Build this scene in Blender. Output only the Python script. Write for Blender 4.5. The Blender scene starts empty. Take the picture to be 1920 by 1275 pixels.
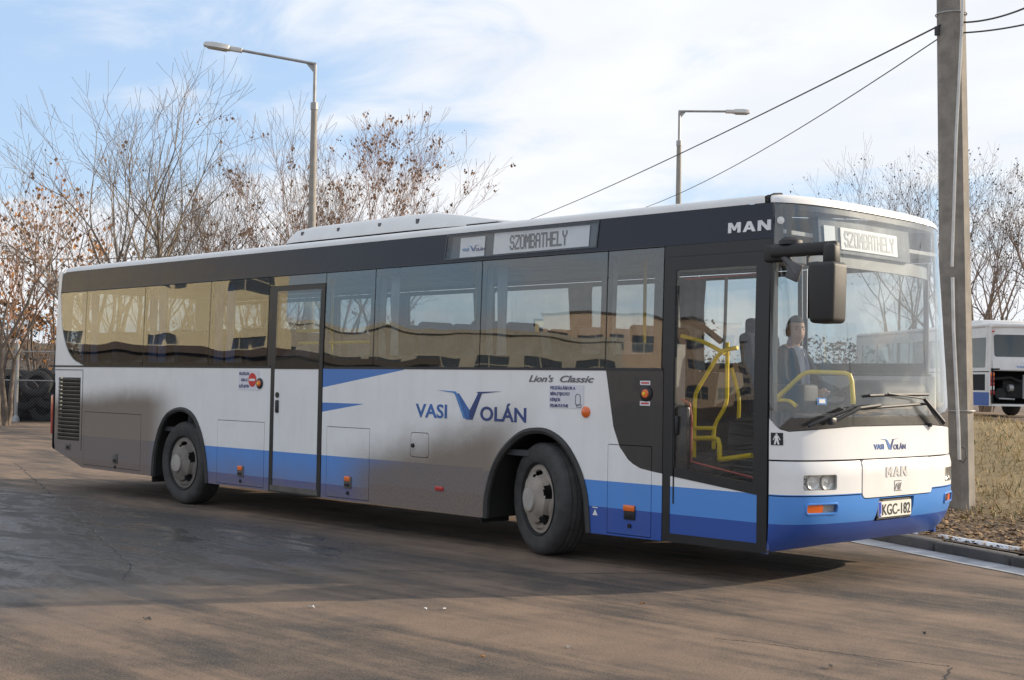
import bpy, bmesh, math, random
from math import sin, cos, pi, radians as RAD
from mathutils import Vector, Matrix, noise
from mathutils.geometry import delaunay_2d_cdt

scene = bpy.context.scene
col = scene.collection

# ------------------------------------------------------------------ camera
CAM = Vector((5.4219, -8.3558, 1.4672)); YAW, PITCH, ROLL, FPX = 0.7924, 0.0316, 0.0163, 2548.54
_fwd = Vector((-sin(YAW)*cos(PITCH), cos(YAW)*cos(PITCH), sin(PITCH)))
_r0 = Vector((cos(YAW), sin(YAW), 0)); _u0 = _r0.cross(_fwd)
_R = cos(ROLL)*_r0 + sin(ROLL)*_u0; _U = -sin(ROLL)*_r0 + cos(ROLL)*_u0
cd = bpy.data.cameras.new('camera'); cam = bpy.data.objects.new('camera', cd); col.objects.link(cam)
m3 = Matrix((( _R.x, _U.x, -_fwd.x), (_R.y, _U.y, -_fwd.y), (_R.z, _U.z, -_fwd.z)))
cam.matrix_world = Matrix.Translation(CAM) @ m3.to_4x4()
cd.sensor_width = 36; cd.lens = FPX/1920*36; cd.clip_end = 3000; cd.clip_start = 0.1
scene.camera = cam

def ray(px, py):
    return (_fwd + _R*((px-960)/FPX) - _U*((py-637.5)/FPX)).normalized()
def pix(px, py, axis, val):            # point of a pixel's ray on a plane x, y or z = val
    d = ray(px, py); return CAM + d*((val-CAM[axis])/d[axis])
def at(px, dist):                      # ground position at a horizontal distance in a pixel column
    d = ray(px, 720); h = Vector((d.x, d.y)).normalized(); return CAM.x+h.x*dist, CAM.y+h.y*dist

# ------------------------------------------------------------------ light
SUN_EL = RAD(19.5); SUN_DIR = Vector((0.5*cos(SUN_EL), 0.866*cos(SUN_EL), sin(SUN_EL)))
scene.view_settings.view_transform = 'Standard'; scene.view_settings.look = 'None'
scene.view_settings.exposure = 0.34; scene.view_settings.gamma = 1.0
sl = bpy.data.lights.new('sun', 'SUN'); sl.energy = 4.6; sl.angle = RAD(0.6); sl.color = (1.0, 0.84, 0.64)
so = bpy.data.objects.new('sun', sl); col.objects.link(so)
so.rotation_euler = SUN_DIR.to_track_quat('Z', 'Y').to_euler(); so.location = (20, 30, 30)

# ------------------------------------------------------------------ node helper
class X:
    """A value in a node tree with arithmetic."""
    def __init__(s, t, v): s.t = t; s.v = v
    def m(s, op, *o, clamp=False):
        n = s.t.nodes.new('ShaderNodeMath'); n.operation = op; n.use_clamp = clamp
        for i, a in enumerate((s,)+o):
            a = a.v if isinstance(a, X) else a
            if isinstance(a, (int, float)): n.inputs[i].default_value = a
            else: s.t.links.new(a, n.inputs[i])
        return X(s.t, n.outputs[0])
    def __add__(s, o): return s.m('ADD', o)
    def __sub__(s, o): return s.m('SUBTRACT', o)
    def __mul__(s, o): return s.m('MULTIPLY', o)
    def __truediv__(s, o): return s.m('DIVIDE', o)
    def __neg__(s): return s.m('MULTIPLY', -1.0)
    __radd__ = __add__; __rmul__ = __mul__
    def __rsub__(s, o): return (-s) + o
    def gt(s, o): return s.m('GREATER_THAN', o)
    def lt(s, o): return s.m('LESS_THAN', o)
    def mn(s, o): return s.m('MINIMUM', o)
    def mx(s, o): return s.m('MAXIMUM', o)
    def pw(s, o): return s.m('POWER', o)
    def ab(s): return s.m('ABSOLUTE')
    def sm(s, a, b, c=0.0, d=1.0):
        n = s.t.nodes.new('ShaderNodeMapRange'); n.interpolation_type = 'SMOOTHSTEP'
        s.t.links.new(s.v, n.inputs[0])
        for i, q in enumerate((a, b, c, d)):
            if isinstance(q, X): s.t.links.new(q.v, n.inputs[1+i])
            else: n.inputs[1+i].default_value = q
        return X(s.t, n.outputs[0])
class T:
    """Wraps a node tree."""
    def __init__(s, tree): s.t = tree; s.n = tree.nodes; s.l = tree.links
    def coord(s, kind='Object'):
        n = s.n.new('ShaderNodeTexCoord'); return n.outputs[kind]
    def xyz(s, v):
        n = s.n.new('ShaderNodeSeparateXYZ'); s.l.new(v, n.inputs[0]); return [X(s.t, o) for o in n.outputs]
    def vec(s, x, y, z):
        n = s.n.new('ShaderNodeCombineXYZ')
        for i, a in enumerate((x, y, z)):
            if isinstance(a, X): s.l.new(a.v, n.inputs[i])
            else: n.inputs[i].default_value = a
        return n.outputs[0]
    def noise(s, v, scale, detail=4, rough=0.55, dist=0.0):
        n = s.n.new('ShaderNodeTexNoise'); s.l.new(v, n.inputs['Vector'])
        n.inputs['Scale'].default_value = scale; n.inputs['Detail'].default_value = detail
        n.inputs['Roughness'].default_value = rough; n.inputs['Distortion'].default_value = dist
        return X(s.t, n.outputs['Fac'])
    def mapping(s, v, scale=(1,1,1), rot=(0,0,0), loc=(0,0,0)):
        n = s.n.new('ShaderNodeMapping'); s.l.new(v, n.inputs[0])
        n.inputs['Scale'].default_value = scale; n.inputs['Rotation'].default_value = rot; n.inputs['Location'].default_value = loc
        return n.outputs[0]
    def mix(s, f, a, b):
        n = s.n.new('ShaderNodeMix'); n.data_type = 'RGBA'
        for sock, q in ((n.inputs[0], f), (n.inputs[6], a), (n.inputs[7], b)):
            if isinstance(q, X): s.l.new(q.v, sock)
            elif isinstance(q, (tuple, list)): sock.default_value = (*q, 1) if len(q) == 3 else q
            elif isinstance(q, (int, float)): sock.default_value = q
            else: s.l.new(q, sock)
        return n.outputs[2]
    def bump(s, h, strength=0.3, dist=0.01):
        n = s.n.new('ShaderNodeBump'); s.l.new(h.v, n.inputs['Height'])
        n.inputs['Strength'].default_value = strength; n.inputs['Distance'].default_value = dist
        return n.outputs[0]

# ------------------------------------------------------------------ world
CLR, CLO = 0.9, (5.5, 5.5, 0)
w = bpy.data.worlds.new('World'); scene.world = w; w.use_nodes = True
t = T(w.node_tree); t.n.clear()
sky = t.n.new('ShaderNodeTexSky'); sky.sky_type = 'NISHITA'; sky.sun_disc = False
sky.sun_elevation = SUN_EL; sky.sun_rotation = math.atan2(SUN_DIR.x, SUN_DIR.y)
sky.air_density = 1.0; sky.dust_density = 0.6; sky.ozone_density = 1.6
d = t.coord('Generated'); dx, dy, dz = t.xyz(d)
den = dz.mx(0.0) + 0.16
pv = t.vec(dx/den, dy/den, 0.0)
pv2 = t.mapping(pv, scale=(0.9, 1.1, 1), rot=(0, 0, CLR), loc=CLO)
n1 = t.noise(pv2, 0.8, 4, 0.5, 0.3)
n2 = t.noise(pv2, 3.2, 6, 0.6, 0.5)
cl = (n1*0.74 + n2*0.26).sm(0.39, 0.53)
cl = cl*0.87 + 0.10
shade = t.noise(pv2, 1.9, 4, 0.5)
ccol = t.mix(shade.sm(0.35, 0.65), (4.75, 4.9, 5.2), (5.35, 5.4, 5.5))
blue = t.mix(0.6, sky.outputs[0], (2.5, 3.7, 5.6))
mixc = t.mix(cl, blue, ccol)
bg = t.n.new('ShaderNodeBackground'); bg.inputs[1].default_value = 0.15
wo = t.n.new('ShaderNodeOutputWorld'); t.l.new(mixc, bg.inputs[0]); t.l.new(bg.outputs[0], wo.inputs[0])

# ------------------------------------------------------------------ materials
M = {}
def new_mat(name):
    m = bpy.data.materials.new(name); m.use_nodes = True
    tt = T(m.node_tree); b = tt.n['Principled BSDF']; M[name] = m
    return m, tt, b
def mat(name, c, rough=0.5, metal=0.0, var=0.12, scale=6.0, bump=0.0, bscale=60, coat=0.0, trans=0.0, spec=0.5):
    m, tt, b = new_mat(name)
    o = tt.coord('Object')
    n = tt.noise(o, scale, 5, 0.6)
    dark = tuple(q*(1-var) for q in c); lite = tuple(min(1, q*(1+var)) for q in c)
    tt.l.new(tt.mix(n.sm(0.3, 0.7), dark, lite), b.inputs['Base Color'])
    tt.l.new((n*0.2 + (rough-0.1)).v, b.inputs['Roughness'])
    b.inputs['Metallic'].default_value = metal; b.inputs['Coat Weight'].default_value = coat
    b.inputs['Specular IOR Level'].default_value = spec
    b.inputs['Transmission Weight'].default_value = trans
    if bump:
        tt.l.new(tt.bump(tt.noise(o, bscale, 4, 0.6), bump, 0.01), b.inputs['Normal'])
    return m
def glass(name, tint, haze=0.0, boost=1.7, wob=0.02, wscale=2.2):
    m, tt, b = new_mat(name); tt.n.remove(b)
    o = tt.coord('Object')
    h = tt.noise(o, wscale, 1, 0.4)
    nrm = tt.bump(h, 1.0, wob)
    lw = tt.n.new('ShaderNodeLayerWeight'); lw.inputs[0].default_value = 0.5
    fr = (X(tt.t, lw.outputs['Facing']).pw(5.0)*0.95 + 0.045)*boost      # Schlick, per surface of the pane
    tr = tt.n.new('ShaderNodeBsdfTransparent'); tr.inputs[0].default_value = (*(math.sqrt(q) for q in tint), 1)
    gl = tt.n.new('ShaderNodeBsdfGlossy'); gl.inputs['Roughness'].default_value = 0.01; tt.l.new(nrm, gl.inputs['Normal'])
    mx = tt.n.new('ShaderNodeMixShader'); tt.l.new(fr.m('MINIMUM', 1.0).v, mx.inputs[0])
    base = tr.outputs[0]
    if haze:
        df = tt.n.new('ShaderNodeBsdfDiffuse'); df.inputs[0].default_value = (0.8, 0.77, 0.72, 1)
        mh = tt.n.new('ShaderNodeMixShader')
        tt.l.new((tt.noise(o, 3.0, 5, 0.6).sm(0.3, 0.75)*haze + haze*0.4).v, mh.inputs[0])
        tt.l.new(tr.outputs[0], mh.inputs[1]); tt.l.new(df.outputs[0], mh.inputs[2]); base = mh.outputs[0]
    tt.l.new(base, mx.inputs[1]); tt.l.new(gl.outputs[0], mx.inputs[2])
    tt.l.new(mx.outputs[0], tt.n['Material Output'].inputs[0])
    return m

mat('roof_white', (0.74, 0.73, 0.71), 0.42, var=0.05, scale=2)
mat('black_trim', (0.022, 0.023, 0.026), 0.45)
mat('gap_black', (0.012, 0.012, 0.013), 0.8)
mat('frit', (0.014, 0.014, 0.016), 0.3)
mat('band_dark', (0.010, 0.016, 0.032), 0.22, var=0.08, scale=3, spec=0.38)
mat('door_black', (0.016, 0.017, 0.019), 0.35)
mat('rubber', (0.050, 0.048, 0.047), 0.86, var=0.25, scale=9, bump=0.25, bscale=80)
mat('rubber_old', (0.020, 0.020, 0.021), 0.8, var=0.3)
mat('hub_badge', (0.36, 0.335, 0.305), 0.6)
mat('hub_metal', (0.29, 0.25, 0.21), 0.62, metal=0.0, var=0.12, scale=12)
mat('hub_dirty', (0.19, 0.168, 0.145), 0.8, var=0.16, scale=10)
mat('arch_rubber', (0.045, 0.043, 0.041), 0.8, var=0.25)
mat('mud_trim', (0.11, 0.10, 0.09), 0.75, var=0.2)
mat('yellow_rail', (0.92, 0.66, 0.015), 0.35, var=0.05)
mat('grey_plastic', (0.10, 0.10, 0.105), 0.6)
mat('mirror_black', (0.022, 0.021, 0.021), 0.55, bump=0.15, bscale=200)
mat('dash', (0.035, 0.037, 0.04), 0.65)
mat('interior_grey', (0.33, 0.34, 0.35), 0.7)
mat('ceiling', (0.55, 0.55, 0.54), 0.7)
mat('floor_dark', (0.06, 0.06, 0.065), 0.8)
mat('seat_cloth', (0.030, 0.042, 0.085), 0.9, var=0.3, scale=30)
mat('curtain', (0.16, 0.22, 0.42), 0.9)
mat('curtain_pale', (0.50, 0.53, 0.56), 0.9)
mat('chrome', (0.75, 0.75, 0.74), 0.16, metal=1.0)
mat('orange_lens', (0.85, 0.16, 0.02), 0.25, var=0.1, coat=0.5)
mat('red_lens', (0.45, 0.02, 0.02), 0.25, coat=0.5)
mat('white_lens', (0.75, 0.75, 0.72), 0.2, coat=0.5)
mat('red_sign', (0.62, 0.03, 0.03), 0.4)
mat('white_sign', (0.78, 0.78, 0.76), 0.45, var=0.04)
mat('sticker', (0.70, 0.69, 0.72), 0.5, var=0.03)
mat('board_white', (0.80, 0.82, 0.84), 0.5, var=0.03)
mat('plate_white', (0.80, 0.78, 0.70), 0.4, var=0.03)
mat('ink', (0.015, 0.015, 0.018), 0.5)
mat('ink_grey', (0.16, 0.16, 0.17), 0.5)
mat('ink_grey_mid', (0.40, 0.40, 0.41), 0.5)
mat('ink_blue', (0.03, 0.04, 0.17), 0.5)
mat('letter_silver', (0.72, 0.72, 0.72), 0.3, metal=0.2)
mat('emboss', (0.66, 0.64, 0.61), 0.4)
mat('logo_light', (0.10, 0.26, 0.56), 0.4)
mat('logo_mid', (0.045, 0.14, 0.40), 0.4)
mat('logo_dark', (0.030, 0.055, 0.19), 0.4)
mat('eu_blue', (0.02, 0.06, 0.45), 0.4)
mat('underbody', (0.018, 0.017, 0.016), 0.9)
mat('display_dark', (0.06, 0.07, 0.085), 0.25)
mat('visor_grey', (0.16, 0.165, 0.17), 0.5)
glass('side_glass', (0.56, 0.60, 0.60), boost=2.3, wob=0.006, wscale=1.1)
glass('door_glass', (0.93, 0.95, 0.95), boost=1.0, wob=0.002)
glass('windscreen_glass', (0.90, 0.93, 0.93), haze=0.022, boost=1.55, wob=0.002, wscale=0.8)
glass('lens_glass', (0.92, 0.92, 0.92), boost=1.0, wob=0.0)

# bus livery: white over two blue bands, black sweep by the door, road dirt sprayed behind the wheels
def livery():
    m, tt, b = new_mat('livery'); o = tt.coord('Object'); x, y, z = tt.xyz(o)
    nz = tt.noise(o, 3.0, 6, 0.62); fine = tt.noise(o, 55.0, 4, 0.7)
    c = tt.mix(nz.sm(.3, .7), (0.80, 0.795, 0.785), (0.84, 0.835, 0.825))
    front = x.gt(-0.38)
    zs = front*0.002 + 0.682 - x.lt(-3.4)*-0.022
    c = tt.mix(z.lt(zs), c, (0.085, 0.275, 0.70))
    zs2 = x.lt(-5.0)*-0.05 + 0.468
    c = tt.mix(z.lt(zs2), c, (0.030, 0.088, 0.36))
    right = y.lt(0.4)
    ina = x.gt(-5.80)*right
    tri1 = ina*x.lt(-4.51)*z.gt(1.575 + (x+4.51)*0.1444)*z.lt(1.585)
    tri2 = ina*x.lt(-5.10)*z.gt(1.238 + (x+5.10)*0.139)*z.lt(1.238)
    c = tt.mix(tri1.mx(tri2), c, (0.075, 0.215, 0.56))
    rp = tt.n.new('ShaderNodeValToRGB'); tt.l.new((z/2.0).v, rp.inputs[0])
    st = [(0.770, 0.70), (0.782, 0.58), (0.805, 0.423), (0.835, 0.35), (0.867, 0.299), (0.965, 0.207), (1.126, 0.136), (1.60, 0.045)]
    el = rp.color_ramp.elements
    while len(el) < len(st): el.new(0.5)
    for e, (zz, v) in zip(el, st): e.position = zz/2.0; e.color = (v, v, v, 1)
    xb = X(tt.t, rp.outputs[0]) - 2.0
    sw = x.gt(xb)*z.gt(0.771)*x.lt(-1.30)*right
    c = tt.mix(sw, c, (0.028, 0.029, 0.032))
    # dirt
    wob = (nz-0.5)*0.20
    u1 = (x+3.3)*-1.0                                    # metres behind the front arch
    h1 = 1.20 - u1*0.22
    d1 = (z+wob).sm(h1+0.20, h1-0.34)*u1.sm(-0.75, 0.1)*u1.sm(2.75, 1.5)
    u2 = (x+8.75)*-1.0
    h2 = 1.28 - (u2-0.9).mx(0.0)*0.06
    d2 = (z+wob*0.5).sm(h2+0.18, h2-0.16)*u2.sm(-0.45, 0.55)*x.gt(-11.675)
    d3 = (z+wob*1.3).sm(0.80, 0.16)*x.lt(-3.2)*0.74
    d4 = (z+wob*0.6).sm(0.40, 0.22)*0.35*x.lt(-3.2) + x.sm(-10.7, -11.2)*x.gt(-11.68)*z.sm(1.1, 0.6)*0.4
    dirt = (d1*0.95).mx(d2*0.95).mx(d3).mx(d4)*right
    spat = tt.noise(o, 90.0, 2, 0.8)
    dirt = (dirt + (spat-0.5)*2.2*dirt*(1.0-dirt) + (fine-0.5)*0.5*dirt).m('MINIMUM', 0.95).mx(0.0)
    film = tt.noise(tt.mapping(o, scale=(3.0, 3.0, 0.35)), 2.0, 5, 0.6).sm(0.45, 0.75)*0.07*x.lt(-1.3)
    c = tt.mix(dirt.mx(film), c, tt.mix(fine.sm(.3, .7), (0.155, 0.116, 0.082), (0.235, 0.182, 0.136)))
    tt.l.new(c, b.inputs['Base Color'])
    tt.l.new((dirt*0.5+0.28).v, b.inputs['Roughness'])
    b.inputs['Coat Weight'].default_value = 0.15
    return m
livery()

def asphalt():
    m, tt, b = new_mat('asphalt'); o = tt.coord('Object'); x, y, z = tt.xyz(o)
    fine = tt.noise(o, 130, 3, 0.75); med = tt.noise(o, 7, 5, 0.6); big = tt.noise(o, 0.33, 5, 0.6, 0.4)
    rot = tt.mapping(o, scale=(0.30, 1.3, 1), rot=(0, 0, -0.84))
    streak = tt.noise(rot, 1.15, 6, 0.62, 0.35)
    rot2 = tt.mapping(o, scale=(0.14, 5.0, 1), rot=(0, 0, -0.78), loc=(3, 1, 0))
    tracks = tt.noise(rot2, 1.4, 5, 0.6, 0.2)
    dust = (streak*0.62 + big*0.26 + med*0.12 + (tracks-0.5)*0.22).sm(0.40, 0.57)
    # the lot is damp on the left, coloured darker where the shade falls
    wet_shade = (x*0.83 - y*0.10 + (big-0.5)*3.0).sm(0.2, -5.0)
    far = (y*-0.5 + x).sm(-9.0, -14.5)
    wet_shade = wet_shade*(1.0-far)*y.sm(0.1, -1.0)
    wet = (0.4+wet_shade*0.6)*(wet_shade*0.5 + med*0.2 + streak*0.35 + big*0.25).sm(0.50, 0.86)
    patch = tt.noise(o, 1.3, 9, 0.72, 0.5); grain = tt.noise(o, 70, 2, 0.8)
    dust = (dust*0.62 + (patch-0.5)*1.7 + 0.14 + (tracks-0.5)*0.45).m('MINIMUM', 1.0).mx(0.0)
    c = tt.mix(dust, (0.040, 0.034, 0.030), (0.265, 0.180, 0.120))
    c = tt.mix(grain.sm(0.47, 0.75)*0.55, c, (0.24, 0.185, 0.135))
    c = tt.mix(grain.sm(0.52, 0.28)*0.6, c, (0.022, 0.020, 0.019))
    c = tt.mix(fine.sm(0.52, 0.30)*0.3, c, (0.03, 0.028, 0.026))
    c = tt.mix(wet_shade*0.6, c, (0.042, 0.041, 0.041))
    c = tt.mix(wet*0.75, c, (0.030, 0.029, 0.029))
    tar = tt.noise(o, 0.9, 4, 0.6, 0.6).sm(0.62, 0.68)*tt.noise(o, 3.1, 3, 0.6).sm(0.4, 0.6)
    c = tt.mix(tar*0.45, c, (0.06, 0.055, 0.052))
    def line(ax, ay, bx, by, wd, wob=0.10, ws=1.8):
        L = math.hypot(bx-ax, by-ay); ux, uy = (bx-ax)/L, (by-ay)/L
        q = tt.noise(o, ws, 5, 0.7)
        al = (x-ax)*ux + (y-ay)*uy; pe = (x-ax)*-uy + (y-ay)*ux + (q-0.5)*wob
        return pe.ab().sm(wd, wd*0.35)*al.gt(0.0)*al.lt(L)
    cr = line(-16.5, 1.7, -4.2, -2.97, 0.016, 0.2).mx(line(-4.2, -2.97, -3.6, -3.4, 0.014, 0.2))
    cr = cr.mx(line(1.9, -1.6, 2.8, -3.6, 0.012, 0.22, 2.5)).mx(line(0.6, -1.9, 1.9, -1.6, 0.012, 0.25, 2.5)).mx(line(2.2, 0.6, 4.4, 0.3, 0.012, 0.25, 2.2))
    cr = cr.mx(line(-3.9, -2.9, -1.0, 0.3, 0.02, 0.35, 1.2)*0.8)
    c = tt.mix(cr*0.85, c, (0.022, 0.02, 0.02))
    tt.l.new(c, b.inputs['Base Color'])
    px_, py_ = pix(145, 945, 2, 0.0)[:2]
    pud = (((x-px_)*(x-px_)*0.35 + (y-py_)*(y-py_)) + (med-0.5)*0.5 + (patch-0.5)*0.4).sm(0.13, 0.0)
    damp = tt.noise(tt.mapping(o, scale=(0.55, 1.5, 1), rot=(0, 0, -0.8)), 1.5, 7, 0.7, 0.6).sm(0.44, 0.58)
    r = (0.86 - wet_shade*0.22 - wet*0.30*damp - wet_shade*damp*0.36 + (patch-0.5)*0.6*wet_shade).mx(0.09)
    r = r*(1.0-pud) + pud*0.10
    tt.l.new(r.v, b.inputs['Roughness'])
    h = (fine*0.6 + med*0.5 - cr*2.0)*(1.0-pud)*(1.0-wet*0.5)
    tt.l.new(tt.bump(h+grain*0.5, 0.7, 0.010), b.inputs['Normal'])
    return m
asphalt()

def ground_soil():
    m, tt, b = new_mat('soil'); o = tt.coord('Object'); x, y, z = tt.xyz(o)
    n = tt.noise(o, 2.2, 6, 0.65); f = tt.noise(o, 40, 4, 0.7)
    pe = (x+1.6)*0.413 + (y-3.42)*0.911
    grassy = (pe + (n-0.5)*2.2).sm(1.9, 3.0)
    c = tt.mix(f.sm(.3, .7), (0.045, 0.032, 0.022), (0.14, 0.095, 0.062))
    g = tt.mix(f.sm(.3, .7), (0.20, 0.15, 0.075), (0.40, 0.30, 0.16))
    g = tt.mix(n.sm(0.5, 0.72)*0.5, g, (0.11, 0.12, 0.04))
    c = tt.mix(grassy, c, g)
    tt.l.new(c, b.inputs['Base Color']); b.inputs['Roughness'].default_value = 0.95
    tt.l.new(tt.bump(f, 0.9, 0.03), b.inputs['Normal'])
ground_soil()
mat('concrete', (0.22, 0.20, 0.175), 0.85, var=0.22, scale=5, bump=0.4, bscale=70)
mat('kerb_stone', (0.085, 0.08, 0.076), 0.85, var=0.3, scale=4, bump=0.5, bscale=40)
mat('gutter', (0.34, 0.35, 0.37), 0.6, var=0.25, scale=3, bump=0.3, bscale=40)
mat('ice', (0.66, 0.70, 0.74), 0.35, var=0.15, scale=9, bump=0.3, bscale=30)
mat('bark', (0.155, 0.125, 0.10), 0.9, var=0.3, scale=4)
mat('bark_grey', (0.20, 0.165, 0.13), 0.9, var=0.25, scale=4)
mat('twig', (0.19, 0.14, 0.11), 0.9, var=0.25, scale=2)
mat('twig_red', (0.24, 0.135, 0.085), 0.9, var=0.25, scale=2)
mat('leaf_brown', (0.25, 0.15, 0.09), 0.85, var=0.45, scale=3)
mat('leaf_orange', (0.40, 0.19, 0.06), 0.85, var=0.45, scale=1.5)
mat('leaf_dark', (0.055, 0.05, 0.03), 0.9, var=0.4, scale=2)
mat('conifer', (0.03, 0.042, 0.022), 0.9, var=0.4)
mat('litter', (0.26, 0.165, 0.085), 0.9, var=0.55, scale=14)
mat('grass_dry', (0.42, 0.31, 0.16), 0.9, var=0.45, scale=1.6)
mat('grass_green', (0.13, 0.14, 0.045), 0.9, var=0.35, scale=2)
mat('galv', (0.36, 0.36, 0.36), 0.5, metal=0.35, var=0.15)
mat('galv_pole', (0.30, 0.28, 0.25), 0.7, var=0.15, scale=8)
mat('lamp_white', (0.62, 0.61, 0.58), 0.45, var=0.05)
mat('lamp_lens', (0.42, 0.42, 0.40), 0.25)
mat('wire', (0.035, 0.035, 0.038), 0.6)
mat('conduit', (0.55, 0.55, 0.54), 0.5)
mat('wood_pale', (0.52, 0.44, 0.34), 0.8, var=0.1)
mat('wall_yellow', (0.72, 0.64, 0.44), 0.85, var=0.06, scale=1)
mat('shed_dark', (0.07, 0.06, 0.05), 0.8)
mat('lamp_silver', (0.70, 0.71, 0.70), 0.28, metal=0.35)
mat('seal_red', (0.26, 0.04, 0.03), 0.6)
mat('wall_pink', (0.58, 0.46, 0.36), 0.85, var=0.06, scale=1)
mat('wall_grey', (0.46, 0.44, 0.38), 0.8, var=0.08, scale=1)
mat('wall_block', (0.42, 0.39, 0.34), 0.85, var=0.06, scale=1)
mat('window_dark', (0.06, 0.075, 0.10), 0.15)
mat('roof_dark', (0.09, 0.07, 0.06), 0.8)
mat('skin', (0.62, 0.36, 0.25), 0.55, var=0.06, scale=14)
mat('hair', (0.035, 0.028, 0.022), 0.7)
mat('suit', (0.010, 0.011, 0.015), 0.85)
mat('shirt', (0.55, 0.60, 0.72), 0.8)
mat('tie', (0.10, 0.12, 0.24), 0.6)
mat('bus2_white', (0.74, 0.72, 0.69), 0.4, var=0.05, scale=2)
mat('bus2_blue', (0.04, 0.11, 0.36), 0.4)
mat('paper', (0.78, 0.77, 0.74), 0.8)
glass('bus2_glass', (0.35, 0.42, 0.42), boost=1.5, wob=0.0)

# ------------------------------------------------------------------ geometry helpers
def link(name, me, m, parent=None, smooth=True, ang=35):
    if m is not None:
        for q in (m if isinstance(m, (list, tuple)) else [m]): me.materials.append(M[q])
    if smooth:
        me.polygons.foreach_set('use_smooth', [True]*len(me.polygons)); me.set_sharp_from_angle(angle=RAD(ang))
    o = bpy.data.objects.new(name, me); col.objects.link(o)
    if parent is not None: o.parent = parent
    return o
class MB:
    def __init__(s): s.v = []; s.f = []; s.mi = []
    def add(s, vs, fs, mi=0):
        k = len(s.v); s.v += [tuple(p) for p in vs]; s.f += [tuple(i+k for i in f) for f in fs]; s.mi += [mi]*len(fs); return s
    def box(s, c, d, rot=None, mi=0, top=None):
        hx, hy, hz = d[0]/2, d[1]/2, d[2]/2; tx, ty = top if top else (1, 1)
        vs = [Vector((a*hx*(tx if e > 0 else 1), b*hy*(ty if e > 0 else 1), e*hz)) for e in (-1, 1) for a, b in ((-1,-1), (1,-1), (1,1), (-1,1))]
        if rot is not None: vs = [rot @ q for q in vs]
        c = Vector(c); vs = [q+c for q in vs]
        return s.add(vs, [(3,2,1,0), (4,5,6,7), (0,1,5,4), (1,2,6,5), (2,3,7,6), (3,0,4,7)], mi)
    def rbox(s, c, d, r=0.02, seg=2, rot=None, mi=0):
        bm = bmesh.new(); bmesh.ops.create_cube(bm, size=1.0)
        for q in bm.verts: q.co = Vector((q.co.x*d[0], q.co.y*d[1], q.co.z*d[2]))
        bmesh.ops.bevel(bm, geom=bm.edges[:], offset=min(r, min(d)*0.49), segments=seg, profile=0.5, affect='EDGES')
        c = Vector(c); R_ = rot if rot is not None else Matrix.Identity(3)
        bm.verts.index_update()
        s.add([R_ @ q.co + c for q in bm.verts], [[q.index for q in f.verts] for f in bm.faces], mi); bm.free(); return s
    def tube(s, pts, r, n=8, mi=0, cap=True):
        pts = [Vector(p) for p in pts]; rs = r if isinstance(r, (list, tuple)) else [r]*len(pts)
        vs = []; fs = []; up = None
        for i, p in enumerate(pts):
            tg = (pts[min(i+1, len(pts)-1)] - pts[max(i-1, 0)])
            tg = tg.normalized() if tg.length > 1e-9 else Vector((0,0,1))
            if up is None: up = Vector((0,0,1)) if abs(tg.z) < 0.9 else Vector((1,0,0))
            a = tg.cross(up)
            if a.length < 1e-5: a = tg.cross(Vector((1, 0.3, 0)))
            a.normalize(); b = tg.cross(a); up = -b
            for k in range(n):
                th = 2*pi*k/n; vs.append(p + (a*cos(th) + b*sin(th))*rs[i])
        for i in range(len(pts)-1):
            for k in range(n):
                q = (k+1) % n; fs.append((i*n+k, i*n+q, (i+1)*n+q, (i+1)*n+k))
        if cap and n > 2:
            fs.append(tuple(range(n-1, -1, -1))); fs.append(tuple((len(pts)-1)*n+k for k in range(n)))
        return s.add(vs, fs, mi)
    def lathe(s, prof, c=(0,0,0), rot=None, n=32, mi=0):
        # profile of (radius, height) turned round local Z
        vs = []; fs = []; R_ = rot if rot is not None else Matrix.Identity(3); c = Vector(c)
        for (r, h) in prof:
            for k in range(n):
                th = 2*pi*k/n; vs.append(R_ @ Vector((r*cos(th), r*sin(th), h)) + c)
        for i in range(len(prof)-1):
            for k in range(n):
                q = (k+1) % n; fs.append((i*n+k, i*n+q, (i+1)*n+q, (i+1)*n+k))
        fs.append(tuple(range(n-1, -1, -1))); fs.append(tuple((len(prof)-1)*n+k for k in range(n)))
        return s.add(vs, fs, mi)
    def mesh(s, name):
        me = bpy.data.meshes.new(name); me.from_pydata(s.v, [], s.f)
        if any(s.mi): me.polygons.foreach_set('material_index', s.mi)
        me.update(); return me
    def build(s, name, m, parent=None, smooth=True, ang=35):
        return link(name, s.mesh(name), m, parent, smooth, ang)
def tag(o, label, cat, group=None, kind=None):
    if label: o['label'] = label
    if cat: o['category'] = cat
    if group: o['group'] = group
    if kind: o['kind'] = kind
    return o
def struct(o): o['kind'] = 'structure'; return o
def empty(name, loc=(0,0,0), rz=0.0):
    e = bpy.data.objects.new(name, None); col.objects.link(e); e.location = loc; e.rotation_euler = (0,0,rz); e.empty_display_size = 0.2; return e
def copy_tree(o, parent=None):
    c = o.copy(); col.objects.link(c); c.parent = parent
    for ch in list(o.children): copy_tree(ch, c)
    return c

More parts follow.
